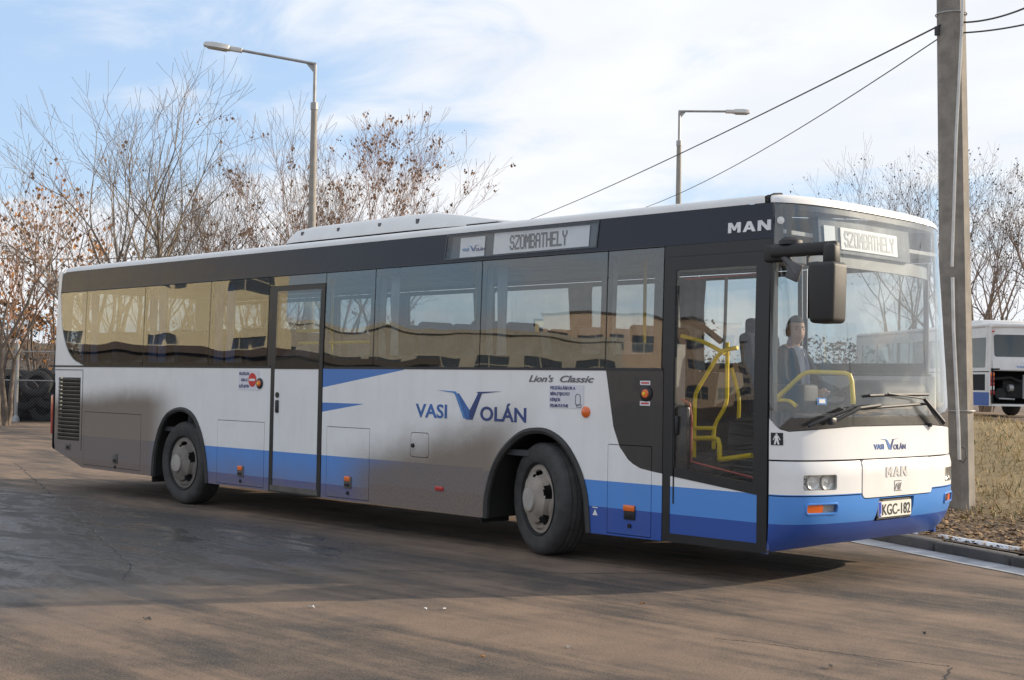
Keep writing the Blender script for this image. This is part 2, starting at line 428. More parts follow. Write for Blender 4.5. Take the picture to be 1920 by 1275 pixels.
def inside(p, poly):
    x, y = p; r = False; j = len(poly)-1
    for i in range(len(poly)):
        xi, yi = poly[i]; xj, yj = poly[j]
        if (yi > y) != (yj > y) and x < (xj-xi)*(y-yi)/(yj-yi)+xi: r = not r
        j = i
    return r
def dens(poly, step):
    out = []
    for i, p in enumerate(poly):
        q = poly[(i+1) % len(poly)]; n = max(1, int(math.ceil(math.hypot(q[0]-p[0], q[1]-p[1])/step)))
        out += [(p[0]+(q[0]-p[0])*k/n, p[1]+(q[1]-p[1])*k/n) for k in range(n)]
    return out
def rrect(a0, b0, a1, b1, r=0.02, seg=4):
    r = min(r, abs(a1-a0)/2.01, abs(b1-b0)/2.01); o = []
    for (cx_, cy_, s0) in ((a1-r, b1-r, 0), (a0+r, b1-r, pi/2), (a0+r, b0+r, pi), (a1-r, b0+r, 1.5*pi)):
        for k in range(seg+1): th = s0+pi/2*k/seg; o.append((cx_+r*cos(th), cy_+r*sin(th)))
    return o
def rect(a0, b0, a1, b1): return [(a0,b0), (a1,b0), (a1,b1), (a0,b1)]
def panel(name, outline, mapf, m, parent, thick=0.02, holes=(), step=None, flip=False, off=0.0, ang=35):
    loops = [outline]+list(holes)
    if step: loops = [dens(l, step) for l in loops]
    pts = []; eds = []
    for l in loops:
        k = len(pts); pts += l; eds += [(k+i, k+(i+1) % len(l)) for i in range(len(l))]
    if step:
        xs = [p[0] for p in loops[0]]; ys = [p[1] for p in loops[0]]
        na = max(1, int((max(xs)-min(xs))/step)); nb = max(1, int((max(ys)-min(ys))/step))
        if na*nb < 6000:
            for i in range(1, na):
                for j in range(1, nb):
                    p = (min(xs)+(max(xs)-min(xs))*i/na, min(ys)+(max(ys)-min(ys))*j/nb)
                    if inside(p, loops[0]) and not any(inside(p, h) for h in loops[1:]): pts.append(p)
    res = delaunay_2d_cdt([Vector(p) for p in pts], eds, [], 0, 1e-6)
    V2 = res[0]; tris = []
    for f in res[2]:
        c = (sum(V2[i][0] for i in f)/3, sum(V2[i][1] for i in f)/3)
        if inside(c, loops[0]) and not any(inside(c, h) for h in loops[1:]):
            a, b_, c_ = (V2[i] for i in f)
            ar = (b_[0]-a[0])*(c_[1]-a[1])-(b_[1]-a[1])*(c_[0]-a[0])
            if abs(ar) < 1e-10: continue
            tris.append(tuple(f) if ar > 0 else tuple(reversed(f)))
    n = len(V2); vs = [mapf(p[0], p[1], off) for p in V2]+[mapf(p[0], p[1], off-thick) for p in V2]
    fs = []; cnt = {}
    for f in tris:
        fs.append(f); fs.append(tuple(i+n for i in reversed(f)))
        for i in range(3): cnt[(f[i], f[(i+1) % 3])] = 1
    for (a, b_) in list(cnt):
        if (b_, a) not in cnt: fs.append((b_, a, a+n, b_+n))
    if flip: fs = [tuple(reversed(f)) for f in fs]
    used = sorted({i for f in fs for i in f}); ix = {u: k for k, u in enumerate(used)}
    mb = MB(); mb.add([vs[u] for u in used], [tuple(ix[i] for i in f) for f in fs])
    return mb.build(name, m, parent, True, ang)
def lettering(name, s, mapf, m, parent, size, a0, b0, width=None, off=0.003, thick=0.003, bold=0.0, shear=0.0, flip=False):
    cu = bpy.data.curves.new('text', 'FONT'); cu.body = s; cu.size = size; cu.offset = bold; cu.resolution_u = 3; cu.shear = shear
    ob = bpy.data.objects.new('text', cu); col.objects.link(ob); bpy.context.view_layer.update()
    me = bpy.data.meshes.new_from_object(ob.evaluated_get(bpy.context.evaluated_depsgraph_get()))
    bpy.data.objects.remove(ob); bpy.data.curves.remove(cu)
    xs = [v.co.x for v in me.vertices]; lo, hi = min(xs), max(xs); k = (width/(hi-lo)) if width else 1.0
    mb = MB(); n = len(me.vertices)
    P2 = [((v.co.x-lo)*k+a0, v.co.y+b0) for v in me.vertices]
    cnt = {}; fs = []
    for p in me.polygons:
        f = list(p.vertices)
        if p.normal.z < 0: f.reverse()
        fs.append(tuple(f))
        for i in range(len(f)): cnt[(f[i], f[(i+1) % len(f)])] = 1
    allf = list(fs)
    for (a, b_) in cnt:
        if (b_, a) not in cnt: allf.append((b_, a, a+n, b_+n))
    mb.add([mapf(p[0], p[1], off) for p in P2]+[mapf(p[0], p[1], off-thick) for p in P2], allf)
    bpy.data.meshes.remove(me)
    return mb.build(name, m, parent, False)
def spline(pts, n=4):
    o = []
    for i in range(len(pts)-1):
        p0 = pts[max(i-1, 0)]; p1 = pts[i]; p2 = pts[i+1]; p3 = pts[min(i+2, len(pts)-1)]
        for k in range(n):
            u = k/n
            o.append(tuple(0.5*((2*b_)+(-a+c)*u+(2*a-5*b_+4*c-d_)*u*u+(-a+3*b_-3*c+d_)*u**3) for a, b_, c, d_ in zip(p0, p1, p2, p3)))
    o.append(tuple(pts[-1])); return o
def sstep(a, b, v):
    u = max(0, min(1, (v-a)/(b-a))); return u*u*(3-2*u)

# ================================================================== THE SETTING
def terrain(x, y):
    tt_ = (x+2)*-0.35+(y-4)*0.94
    return 0.62*sstep(18, 34, tt_)
KT = Vector((0.911, -0.413)); KN = Vector((0.413, 0.911)); K0 = Vector((-1.6, 3.42))
def kerb_pe(x, y): return (x-K0.x)*KN.x+(y-K0.y)*KN.y
def kerb_al(x, y): return (x-K0.x)*KT.x+(y-K0.y)*KT.y
def kpt(al, pe, z): p = K0+KT*al+KN*pe; return (p.x, p.y, z)
# ground sheet, finer near the camera
def axis(c, near, far):
    o = [0.0]; s = near
    while o[-1] < far: o.append(o[-1]+s); s *= 1.22
    return [c-q for q in reversed(o[1:])]+[c+q for q in o]
gx = axis(-4, 1.0, 1400); gy = axis(4, 1.0, 1400)
mb = MB(); W_ = len(gy)
mb.add([(x, y, terrain(x, y)) for x in gx for y in gy], [(i*W_+j, (i+1)*W_+j, (i+1)*W_+j+1, i*W_+j+1) for i in range(len(gx)-1) for j in range(len(gy)-1)])
struct(mb.build('ground', 'asphalt'))
# verge with its mound behind the kerb
def verge_z(al, pe):
    x, y, _ = kpt(al, pe, 0); base = 0.10+0.02*noise.noise(Vector((x*1.3, y*1.3, 0)))
    c = at(1770, 22.0); d_ = Vector((x-c[0], y-c[1])); u = d_.dot(Vector((0.70, 0.71))); v = d_.dot(Vector((-0.71, 0.70)))
    mound = 0.74*math.exp(-((u+0.6)/3.3)**2-(v/3.4)**2)+0.45*math.exp(-((u-4)/5.0)**2-(v/4.2)**2)
    return base+mound*sstep(1.0, 4.0, pe)+0.05*noise.noise(Vector((x*.6, y*.6, 3)))*sstep(1, 3, pe)+terrain(x, y)*0.5
ALS = [-26+0.4*i for i in range(118)]; PES = [0.17+0.02]+[0.2+0.33*i for i in range(1, 56)]
mb = MB(); n = len(PES)
vs = []
for al in ALS:
    for pe in PES:
        z = verge_z(al, pe)
        x, y, _ = kpt(al, pe, 0)
        if pe > 17: z = z*(1-sstep(17, 18.3, pe))+(terrain(x, y)-0.05)*sstep(17, 18.3, pe)
        vs.append((x, y, z))
mb.add(vs, [(i*n+j, (i+1)*n+j, (i+1)*n+j+1, i*n+j+1) for i in range(len(ALS)-1) for j in range(n-1)])
struct(mb.build('verge', 'soil'))
# kerb: gutter strip and single stones
kerb = struct(empty('kerb', (K0.x, K0.y, 0)))
mbs = MB(); mbs.rbox((0, 0, -0.005), (0.985, 0.15, 0.21), 0.03); ks = mbs.mesh('kerb_stone'); 
angk = math.atan2(KT.y, KT.x)
rnd = random.Random(5)
for i in range(-13, 9):
    o = link('kerb_stone', ks, 'kerb_stone' if i == -13 else None, kerb); p = kpt(i+0.5, 0.11, 0)
    o.location = (p[0]-K0.x, p[1]-K0.y, rnd.uniform(-.008, .008)); o.rotation_euler = (rnd.uniform(-.02, .02), 0, angk+rnd.uniform(-.006, .006))
mb = MB()
for i in range(-13, 9):
    for k in range(4):
        a = i+k*0.25; w0 = -0.24-0.02*noise.noise(Vector((a*2, 0, 0)))
        w1 = -0.24-0.02*noise.noise(Vector((a*2+.5, 0, 0)))
        mb.add([kpt(a, w0, 0.005), kpt(a+.25, w1, 0.005), kpt(a+.25, 0.03, 0.012), kpt(a, 0.03, 0.012)], [(0,1,2,3)])
struct(mb.build('gutter_strip', 'gutter'))
# ribbons of old ice behind the kerb
rnd = random.Random(8)
for a0, ln, pw in ((-1.6, 1.1, .30), (-0.3, .8, .26), (0.7, 1.2, .33), (1.9, .7, .27), (2.6, 1.5, .3)):
    mb = MB(); N_ = 14; vs = []
    for k in range(N_+1):
        a = a0+ln*k/N_; wd = (0.03+0.035*abs(noise.noise(Vector((a*4, pw, 1)))))*sin(pi*k/N_)**.6+0.004; c = pw+0.05*noise.noise(Vector((a*2.3, 5, 0)))
        zc = verge_z(a, c)
        vs += [kpt(a, c-wd, zc+.0), kpt(a, c-wd*.3, zc+0.028), kpt(a, c+wd*.3, zc+0.03), kpt(a, c+wd, zc+.0)]
    mb.add(vs, [(i*4+j, (i+1)*4+j, (i+1)*4+j+1, i*4+j+1) for i in range(N_) for j in range(3)])
    tag(mb.build('ice_patch', 'ice'), 'thin ribbon of old ice on the soil along the kerb', 'ice', 'ice ribbons along the kerb')
# dead leaves on the soil, dry grass on the mound: nobody could count these
rnd = random.Random(3); mb = MB()
for i in range(9000):
    al = rnd.uniform(-4, 6.0); pe = 0.25+abs(rnd.gauss(0, 1.3))
    if pe > 4.5: continue
    z = verge_z(al, pe)+rnd.uniform(.004, .03); p = Vector(kpt(al, pe, z)); s_ = rnd.uniform(.012, .035); a = rnd.uniform(0, 2*pi)
    e1 = Vector((cos(a), sin(a), rnd.uniform(-.5, .5)))*s_; e2 = Vector((-sin(a), cos(a), rnd.uniform(-.5, .5)))*s_*.6
    mb.add([p-e1, p+e2, p+e1, p-e2], [(0,1,2,3)])
tag(mb.build('leaf_litter', 'litter', None, False), 'dead brown leaves scattered over the soil behind the kerb', 'leaves', kind='stuff')
mb = MB()
for i in range(42000):
    al = rnd.uniform(-7, 10); pe = rnd.uniform(1.3, 13)
    if pe < 3 and rnd.random() > (pe-1.2)/2.0: continue
    z = verge_z(al, pe)-.01; p = Vector(kpt(al, pe, z)); h = rnd.uniform(.04, .14); a = rnd.uniform(0, 2*pi); wd = rnd.uniform(.006, .011)
    e = Vector((cos(a), sin(a), 0))*wd; ln = Vector((rnd.gauss(0, .5), rnd.gauss(0, .5), 1.0))*h
    mb.add([p-e, p+e, p+ln], [(0,1,2)], 1 if rnd.random() < 0.13 else 0)
tag(mb.build('dry_grass', ['grass_dry', 'grass_green'], None, False), 'short dry winter grass covering the mound', 'grass', kind='stuff')

# ================================================================== THE BUS
bus = tag(empty('city_bus', (-6, 1.25, 0)), 'long white bus with blue bands and dirty flanks standing on the asphalt', 'bus')
BI = Matrix.Translation((-6, 1.25, 0)).inverted()
def badopt(o):                       # parts are modelled in world coordinates; keep them there
    o.matrix_parent_inverse = BI; return o
_link0 = link
def link(name, me, m, parent=None, smooth=True, ang=35):
    o = _link0(name, me, m, parent, smooth, ang)
    if parent is bus: o.matrix_parent_inverse = BI
    return o
def bz(z):                            # inward lean of the flanks
    return 0.0 if z < 1.55 else 0.03*((z-1.55)/1.3)**1.2
def SR(x, z, off): return (x, bz(z)-off, z)             # right flank
def SL(x, z, off): return (x, 2.5-bz(z)+off, z)         # left flank
# plan curve of the nose, by arc length from its middle
PP, QQ, DD = 3.0, 2.2, 0.35
_tab = []
for i in range(601):
    th = (pi/2)*i/600; Y = sin(th)**(2/PP); xx = DD*max(0, 1-Y**PP)**(1/QQ)-DD; _tab.append((1.25*Y, xx))
_len = [0.0]
for i in range(1, 601): _len.append(_len[-1]+math.hypot(_tab[i][0]-_tab[i-1][0], _tab[i][1]-_tab[i-1][1]))
NL = _len[-1]
def plan(a):
    s = min(abs(a), NL); lo, hi = 0, 600
    while hi-lo > 1:
        md = (lo+hi)//2
        if _len[md] <= s: lo = md
        else: hi = md
    u = (s-_len[lo])/max(1e-9, _len[hi]-_len[lo]); Y = _tab[lo][0]+(_tab[hi][0]-_tab[lo][0])*u; x_ = _tab[lo][1]+(_tab[hi][1]-_tab[lo][1])*u
    ty, tx = _tab[hi][0]-_tab[lo][0], _tab[hi][1]-_tab[lo][1]; L = math.hypot(tx, ty) or 1; sg = 1 if a >= 0 else -1
    return x_, 1.25+sg*Y, ty/L, -tx/L*sg          # x, y, normal x, normal y
def a_of_y(y):
    Y = abs(y-1.25)
    for i in range(601):
        if _tab[i][0] >= Y: return math.copysign(_len[i], y-1.25)
    return math.copysign(NL, y-1.25)
def lerp(z, xs, ys):
    if z <= xs[0]: return ys[0]
    for i in range(1, len(xs)):
        if z <= xs[i]: return ys[i-1]+(ys[i]-ys[i-1])*(z-xs[i-1])/(xs[i]-xs[i-1])
    return ys[-1]
PZ = [0.2, 0.26, 0.32, 0.40, 0.48, 0.56, 0.64, 0.88, 0.91, 0.93, 1.15, 1.3, 2.85, 2.95, 3.02]
PX = [-.30, -.20, -.125, -.06, -.022, -.004, 0.0, 0.0, -.006, -.02, -.03, -.03, -.15, -.2, -.35]
def FR(a, z, off):
    x_, y_, nx, ny = plan(a); k = max(nx, 0)**0.4
    inset = bz(z)*(1-nx) if z > 1.55 else 0
    return (x_+lerp(z, PZ, PX)*k+nx*off, y_+ny*off+(inset if y_ < 1.25 else -inset), z)
def fy(y, z, off): return FR(a_of_y(y), z, off)
AY = a_of_y

# ---- wheel arch outlines (x, z), front to back measured along the skirt
rear_arch = spline([(-9.10, .29), (-9.075, .56), (-8.96, .85), (-8.78, 1.03), (-8.49, 1.10), (-8.235, 1.03), (-8.056, .82), (-7.955, .556), (-7.91, .285)], 4)
front_arch = spline([(-3.352, .265), (-3.34, .46), (-3.26, .70), (-3.13, .88), (-2.93, 1.02), (-2.76, 1.062), (-2.58, 1.05), (-2.394, .952), (-2.24, .76), (-2.157, .544), (-2.121, .245)], 4)
flaps_rear = [rect(-10.835, 0.335, -9.40, 1.015), rect(-7.72, 0.300, -6.80, 1.005)]
flaps_mid = [rect(-5.70, 0.292, -5.005, 1.0), rrect(-4.392, 0.755, -4.13, 0.99, 0.03), rect(-1.92, 0.262, -1.455, 0.985)]
louv = rect(-11.665, 0.46, -10.895, 1.55)
def shrink(r, g): 
    cx_ = sum(p[0] for p in r)/len(r); cz_ = sum(p[1] for p in r)/len(r)
    return [(p[0]-g*(1 if p[0] > cx_ else -1), p[1]-g*(1 if p[1] > cz_ else -1)) for p in r]
out_rear = [(-11.68, .505), (-10.86, .298), (-9.38, .29)]+rear_arch+[(-6.705, .282), (-6.705, 1.582), (-11.68, 1.582)]
out_mid = [(-5.785, .275)]+front_arch+[(-1.352, .25), (-1.352, 1.582), (-5.785, 1.582)]
out_left = [(-11.68, .505), (-10.86, .298), (-9.38, .29)]+rear_arch+front_arch+[(-0.36, .25), (-0.36, 1.582), (-11.68, 1.582)]
lv_hole = rect(-11.56, .63, -10.955, 1.445)
panel('side_panel', out_rear, SR, 'livery', bus, 0.03, [flaps_rear[0], flaps_rear[1], lv_hole], 0.25)
panel('side_panel', out_mid, SR, 'livery', bus, 0.03, flaps_mid, 0.25)
panel('side_panel', out_left, SL, 'livery', bus, 0.03, (), 0.4, flip=True)
def flap(r, g=0.006, handle=None, orange=True):
    o = panel('luggage_flap', shrink(r, g), SR, 'livery', bus, 0.02, (), 0.25, off=0.001)
    xs = [p[0] for p in r]; zs = [p[1] for p in r]
    bk = MB(); bk.box(((min(xs)+max(xs))/2, 0.045, (min(zs)+max(zs))/2), (max(xs)-min(xs)+.04, 0.02, max(zs)-min(zs)+.04)); bk.build('recess', 'gap_black', bus)
    if handle:
        hx, hz = handle
        h = MB(); h.rbox((hx, -0.004, hz), (0.115, 0.02, 0.115), .008); ob = h.build('catch', 'black_trim' if orange == 1 else 'mud_trim', bus)
        if orange:
            h = MB(); h.rbox((hx, -0.014, hz+.037), (0.115 if orange == 1 else .085, .014, 0.048), .005); h.build('reflector', 'orange_lens', bus)
        h = MB(); h.rbox((hx, -0.012, hz-.025), (0.075, .014, 0.03), .004); h.build('latch', 'gap_black', bus)
        h = MB(); h.lathe([(.0001, 0), (.018, 0), (.018, .012), (.0001, .014)], (hx, 0.0, hz-0.105), Matrix.Rotation(pi/2, 3, 'X'), 12); h.build('lock', 'gap_black', bus)
flap(flaps_rear[0], handle=(-10.0, .455), orange=0)
flap(flaps_rear[1], handle=(-7.235, .455), orange=2)
flap(flaps_mid[0], handle=(-5.335, .455), orange=2)
flap(flaps_mid[1])
flap(flaps_mid[2], handle=(-1.675, .445), orange=1)
h = MB(); h.lathe([(.0001, 0), (.022, 0), (.018, .016), (.0001, .018)], (-4.355, 0.0, .865), Matrix.Rotation(pi/2, 3, 'X'), 14); h.build('lock', 'ink', bus)
h = MB(); h.rbox((-11.25, -0.003, .545), (0.13, .016, 0.075), .006); h.build('catch', 'mud_trim', bus)
h = MB(); h.rbox((-11.24, -0.012, .54), (0.07, .012, 0.035), .004); h.build('latch', 'gap_black', bus)
h = MB(); h.rbox((-3.97, -0.004, .485), (0.11, .014, 0.04), .005); h.build('reflector', 'red_lens', bus)
# louvre grille
bk = MB(); bk.box((-11.257, 0.07, 1.04), (.63, .02, .86)); bk.build('recess', 'gap_black', bus)
sl_ = MB(); Rl = Matrix.Rotation(RAD(-38), 3, 'X'); sl_.box((0, 0, 0), (0.60, 0.052, 0.008), Rl); slm = sl_.mesh('louvre_slat')
for i in range(16):
    o = link('louvre_slat', slm, 'hub_dirty' if i == 0 else None, bus); o.location = (-11.257, 0.012, 0.655+i*0.0505)
gp = MB(); gp.box((-11.28, -0.001, 1.545), (0.77, 0.004, 0.008)); gp.box((-10.897, -0.001, 1.03), (0.007, 0.004, 1.04)); gp.box((-11.676, .0, 1.0), (0.012, 0.006, 1.0)); gp.build('panel_seam', 'gap_black', bus)
# wheel housings and arch lips
for arch, xm in ((rear_arch, 0), (front_arch, 0)):
    for sgn, mf in ((1, SR), (-1, SL)):
        mb = MB(); n_ = len(arch)
        y0, y1 = (0.004, 0.66) if sgn == 1 else (2.496, 1.84)
        vs = [(x_, y0, z_) for x_, z_ in arch]+[(x_, y1, z_) for x_, z_ in arch]
        mb.add(vs, [(i, i+1, i+1+n_, i+n_) for i in range(n_-1)]+[tuple(range(n_, 2*n_))])
        mb.build('wheel_housing', 'underbody', bus)
        mb = MB(); mb.tube([mf(x_, z_, -0.004) for x_, z_ in arch], 0.030, 6)
        mb.build('arch_lip', 'arch_rubber', bus)
# belt strip under the windows
for (x0, x1) in ((-11.87, -6.72), (-5.77, -1.36)):
    mb = MB(); mb.box(((x0+x1)/2, .012, 1.592), (x1-x0, .030, .022)); mb.build('belt_strip', 'black_trim', bus)
mb = MB(); mb.box((-6.1, 2.488, 1.592), (11.4, .03, .022)); mb.build('belt_strip', 'black_trim', bus)
# ---- side glazing
def pane(x0, x1, z0, z1, mapf, fl, fr=(.05, .05, .11, .05), poly=None, hole=None, flip=False, gm='side_glass'):
    g = 0.006
    ol = poly or rect(x0+g, z0, x1-g, z1)
    gl_ = panel('window', ol, mapf, gm, bus, 0.005, (), 0.35, flip=flip)
    hl = hole or rrect(x0+fr[0], z0+fr[2], x1-fr[1], z1-fr[3], 0.03)
    panel('window_frame', ol, mapf, 'frit', gl_, 0.012, [hl], 0.35, off=-0.008, flip=flip)
    return gl_
ZB, ZT = 1.604, 2.562
w1 = [(-10.886, ZB), (-10.886, ZT), (-11.60, ZT)]+spline([(-11.60, 2.55), (-11.545, 2.2), (-11.46, 1.98), (-11.33, 1.80), (-11.17, 1.685), (-11.0, 1.635), (-10.90, ZB+.002)], 3)[1:-1]
w1h = [(-10.915, 1.645), (-10.915, ZT-.02), (-11.57, ZT-.02)]+spline([(-11.57, 2.53), (-11.51, 2.2), (-11.42, 1.99), (-11.29, 1.82), (-11.15, 1.71), (-11.0, 1.668)], 3)[1:]
def fixpoly(p): # counter-clockwise
    ar = sum(p[i][0]*p[(i+1) % len(p)][1]-p[(i+1) % len(p)][0]*p[i][1] for i in range(len(p))); return p if ar > 0 else p[::-1]
pane(-11.6, -10.88, ZB, ZT, SR, 0, poly=fixpoly(w1), hole=fixpoly(w1h))
for x0, x1 in ((-10.88, -9.405), (-9.405, -7.945), (-7.945, -6.79)):
    pane(x0, x1, ZB, ZT, SR, 0, (.035, .035, .038, .02))
for x0, x1 in ((-5.785, -4.985), (-4.985, -3.468), (-3.468, -1.962), (-1.962, -1.37)):
    pane(x0, x1, ZB, ZT, SR, 0, (.055, .07, .11, .06) if x1 < -1.5 else (.045, .10, .11, .05))
xl = [-11.6, -10.2, -8.8, -7.4, -5.9, -4.4, -2.9, -1.7, -0.42]
for i in range(8): pane(xl[i], xl[i+1], ZB, ZT, SL, 0, (.05, .05, .09, .05), flip=True)
# white rear corner beside the last window
cornr = fixpoly([(-11.685, 1.604), (-10.905, 1.604)]+[(p[0]-.004, p[1]-.004) for p in spline([(-10.90, 1.606), (-11.0, 1.630), (-11.17, 1.68), (-11.335, 1.797), (-11.465, 1.978), (-11.55, 2.2), (-11.607, 2.56)], 3)]+[(-11.607, 2.76), (-11.56, 2.825), (-11.66, 2.85), (-11.685, 2.6)])
panel('corner_panel', cornr, SR, 'livery', bus, 0.02, (), 0.2)
panel('corner_panel', rect(-11.685, 1.604, -11.605, 2.84), SL, 'livery', bus, 0.02, (), 0.2, flip=True)
# dark band above the windows
band = fixpoly([(-11.60, 2.568), (-1.372, 2.568), (-0.352, 2.568), (-0.352, 2.832), (-11.50, 2.832), (-11.565, 2.79), (-11.598, 2.70)])
disp = [(-3.985, 2.592), (-2.09, 2.600), (-2.065, 2.826), (-3.955, 2.826)]
panel('roof_band', band, SR, 'band_dark', bus, 0.02, [disp], 0.3)
panel('roof_band', rect(-11.60, 2.568, -0.40, 2.832), SL, 'band_dark', bus, 0.02, (), 0.4, flip=True)
mb = MB(); mb.tube([SR(x_, 2.566, .003) for x_ in (-11.6, -9, -6, -3, -1.37)], .007, 6); mb.build('rain_strip', 'black_trim', bus)
# destination box in the band
db = panel('destination_box', disp, SR, 'display_dark', bus, 0.03, [shrink(disp, .012)], None, off=0.008)
def sub(o, par): o.parent = par; o.matrix_parent_inverse = Matrix.Identity(4); return o
sub(panel('backing', shrink(disp, .010), SR, 'display_dark', bus, 0.006, (), None, off=-0.030), db)
sub(panel('line_board', [(-3.80, 2.606), (-3.475, 2.606), (-3.465, 2.79), (-3.79, 2.79)], SR, 'board_white', bus, 0.004, (), None, off=-0.020), db)
sub(panel('name_board', [(-3.355, 2.615), (-2.205, 2.620), (-2.195, 2.798), (-3.345, 2.805)], SR, 'board_white', bus, 0.004, (), None, off=-0.020), db)
sub(panel('cover_glass', shrink(disp, .010), SR, 'lens_glass', bus, 0.003, (), None, off=0.004), db)
# blocky dot-matrix lettering
GL = {'S': '01110 10001 10000 01110 00001 10001 01110', 'Z': '11111 00001 00010 00100 01000 10000 11111', 'O': '01110 10001 10001 10001 10001 10001 01110',
      'M': '10001 11011 10101 10101 10001 10001 10001', 'B': '11110 10001 10001 11110 10001 10001 11110', 'A': '01110 10001 10001 11111 10001 10001 10001',
      'T': '11111 00100 00100 00100 00100 00100 00100', 'H': '10001 10001 10001 11111 10001 10001 10001', 'E': '11111 10000 10000 11110 10000 10000 11111',
      'L': '10000 10000 10000 10000 10000 10000 11111', 'Y': '10001 10001 01010 00100 00100 00100 00100'}
def dots(name, s, mapf, m, par, a0, b0, wd, ht, off, shear=0.0):
    mb = MB(); cw = wd/len(s)
    for i, ch in enumerate(s):
        for r_, row in enumerate(GL[ch].split()):
            for c_, q in enumerate(row):
                if q == '1':
                    pa = cw*0.86/5; pb = ht/7; a = a0+i*cw+c_*pa; b_ = b0+(6-r_)*pb
                    qs = [(a, b_), (a+pa*1.6, b_), (a+pa*1.6, b_+pb*.98), (a, b_+pb*.98)]
                    qs = [(u+shear*(v-b0), v) for u, v in qs]
                    lift = .0004*((c_+r_) % 2)
                    mb.add([mapf(u, v, off+lift) for u, v in qs]+[mapf(u, v, off-.001) for u, v in qs], [(0,1,2,3), (0,4,5,1), (1,5,6,2), (2,6,7,3), (3,7,4,0)])
    o = mb.build(name, m, bus, False); o['kind'] = 'stuff'; return sub(o, par)
dots('lettering', 'SZOMBATHELY', SR, 'ink_grey', db, -3.145, 2.642, 0.70, 0.13, -0.017)
# the company mark: two letter groups and a winged V
def mark(mapf, par, a0, b0, wd, m_l='logo_light', m_m='logo_mid', m_d='logo_dark', off=0.004, faded=False, lt=0.0):
    k = wd/1.465
    def q(poly, m, nm='emblem'):
        return sub(panel(nm, fixpoly([(a0+u*k, b0+v*k) for u, v in poly]), mapf, m, bus, 0.003, (), 0.12, off=off), par)
    q([(.30, .262), (.555, .252), (.575, .232), (.70, .01), (.665, .01), (.545, .225), (.52, .238)], m_l)
    q([(.575, .235), (.60, .235), (.745, .085), (.745, .001), (.70, .001)], m_m)
    q([(.748, .085), (.852, .235), (.90, .235), (.785, .001), (.748, .001)], m_d)
    q([(.835, .252), (1.148, .262), (.905, .238), (.852, .236)], m_d)
    tsz = .175*k
    sub(lettering('lettering', 'VASI', mapf, m_m if not faded else m_l, bus, tsz, a0, b0+.006, .44*k, off, .003, .0035*k), par)
    sub(lettering('lettering', 'OLÁN', mapf, m_d, bus, tsz, a0+.885*k, b0+.0, .58*k, off, .003, .0035*k), par)
lg = MB(); lg.box((-3.6, 0.015, 1.25), (.02, .01, .02)); mk = lg.build('company_mark', 'white_sign', bus)
mark(SR, mk, -4.325, 1.130, 1.465)
mark(SR, db, -3.765, 2.66, 0.30, off=-.015, faded=True)
LET = {'M': ([(0, 0), (0, 1), (.30, 1), (.5, .52), (.70, 1), (1, 1), (1, 0), (.74, 0), (.74, .62), (.58, .22), (.42, .22), (.26, .62), (.26, 0)], ()),
       'A': ([(0, 0), (.36, 1), (.64, 1), (1, 0), (.73, 0), (.66, .20), (.34, .20), (.27, 0)], ([(.41, .40), (.59, .40), (.50, .70)],)),
       'N': ([(0, 0), (0, 1), (.30, 1), (.73, .42), (.73, 1), (1, 1), (1, 0), (.72, 0), (.27, .60), (.27, 0)], ())}
def block_word(name, mapf, m, par, a0, b0, wd, ht, off, thick):
    first_ = None; cw = wd/3
    for i, ch in enumerate('MAN'):
        pl_, hs_ = LET[ch]; f_ = lambda p: (a0+(i+p[0]*.86)*cw, b0+p[1]*ht)
        o = panel(name if first_ is None else 'letter', fixpoly([f_(p) for p in pl_]), mapf, m, bus, thick, [[f_(p) for p in h] for h in hs_], .2, off=off)
        if first_ is None:
            first_ = o
            if par is not None: sub(o, par)
        else: sub(o, par if par is not None else first_)
    return first_
block_word('maker_lettering', SR, 'letter_silver', None, -0.755, 2.628, 0.405, 0.078, 0.008, .008)
lettering('model_lettering', "Lion's", SR, 'ink_grey', bus, 0.078, -2.835, 1.482, 0.295, 0.004, .003, .0016, .35)
lettering('model_lettering', "Classic", SR, 'ink_grey', bus, 0.078, -2.465, 1.482, 0.385, 0.004, .003, .0016, .35)
# stickers
nt = panel('notice', rect(-2.585, 1.262, -2.19, 1.458), SR, 'sticker', bus, 0.002, (), None, off=0.003)
for i, s_ in enumerate(('FELSZÁLLÁSKOR A', 'BÉRLETJEGYET', 'KÉRJÜK', 'FELMUTATNI!')):
    sub(lettering('lettering', s_, SR, 'ink_blue', bus, .036, -2.572, 1.420-i*.050, (.285, .225, .12, .205)[i], .0055, .002, .0008), nt)
sub(panel('drawing', rrect(-2.285, 1.285, -2.225, 1.385, .025), SR, 'ink_grey', bus, .002, [rrect(-2.279, 1.291, -2.231, 1.379, .02)], None, off=.0055), nt)
sub(panel('drawing', rect(-2.27, 1.272, -2.215, 1.300), SR, 'ink_grey', bus, .002, [rect(-2.265, 1.276, -2.22, 1.296)], None, off=.0062), nt)
nt2 = panel('notice', rect(-7.315, 1.342, -6.92, 1.558), SR, 'sticker', bus, 0.002, (), None, off=0.003)
for i, s_ in enumerate(('FELSZÁLLÁS', 'CSAK AZ', 'ELSŐ AJTÓN')):
    sub(lettering('lettering', s_, SR, 'ink_blue', bus, .042, -7.300+(.035 if i == 1 else 0), 1.507-i*.068, (.19, .13, .19)[i], .0055, .002, .001), nt2)
circ = lambda cx_, cz_, r_, n_=24: [(cx_+r_*cos(2*pi*k/n_), cz_+r_*sin(2*pi*k/n_)) for k in range(n_)]
sub(panel('no_entry_disc', circ(-7.045, 1.455, .075), SR, 'red_sign', bus, .003, (), None, off=.006), nt2)
sub(panel('no_entry_bar', rect(-7.098, 1.443, -6.992, 1.467), SR, 'white_sign', bus, .003, (), None, off=.008), nt2)
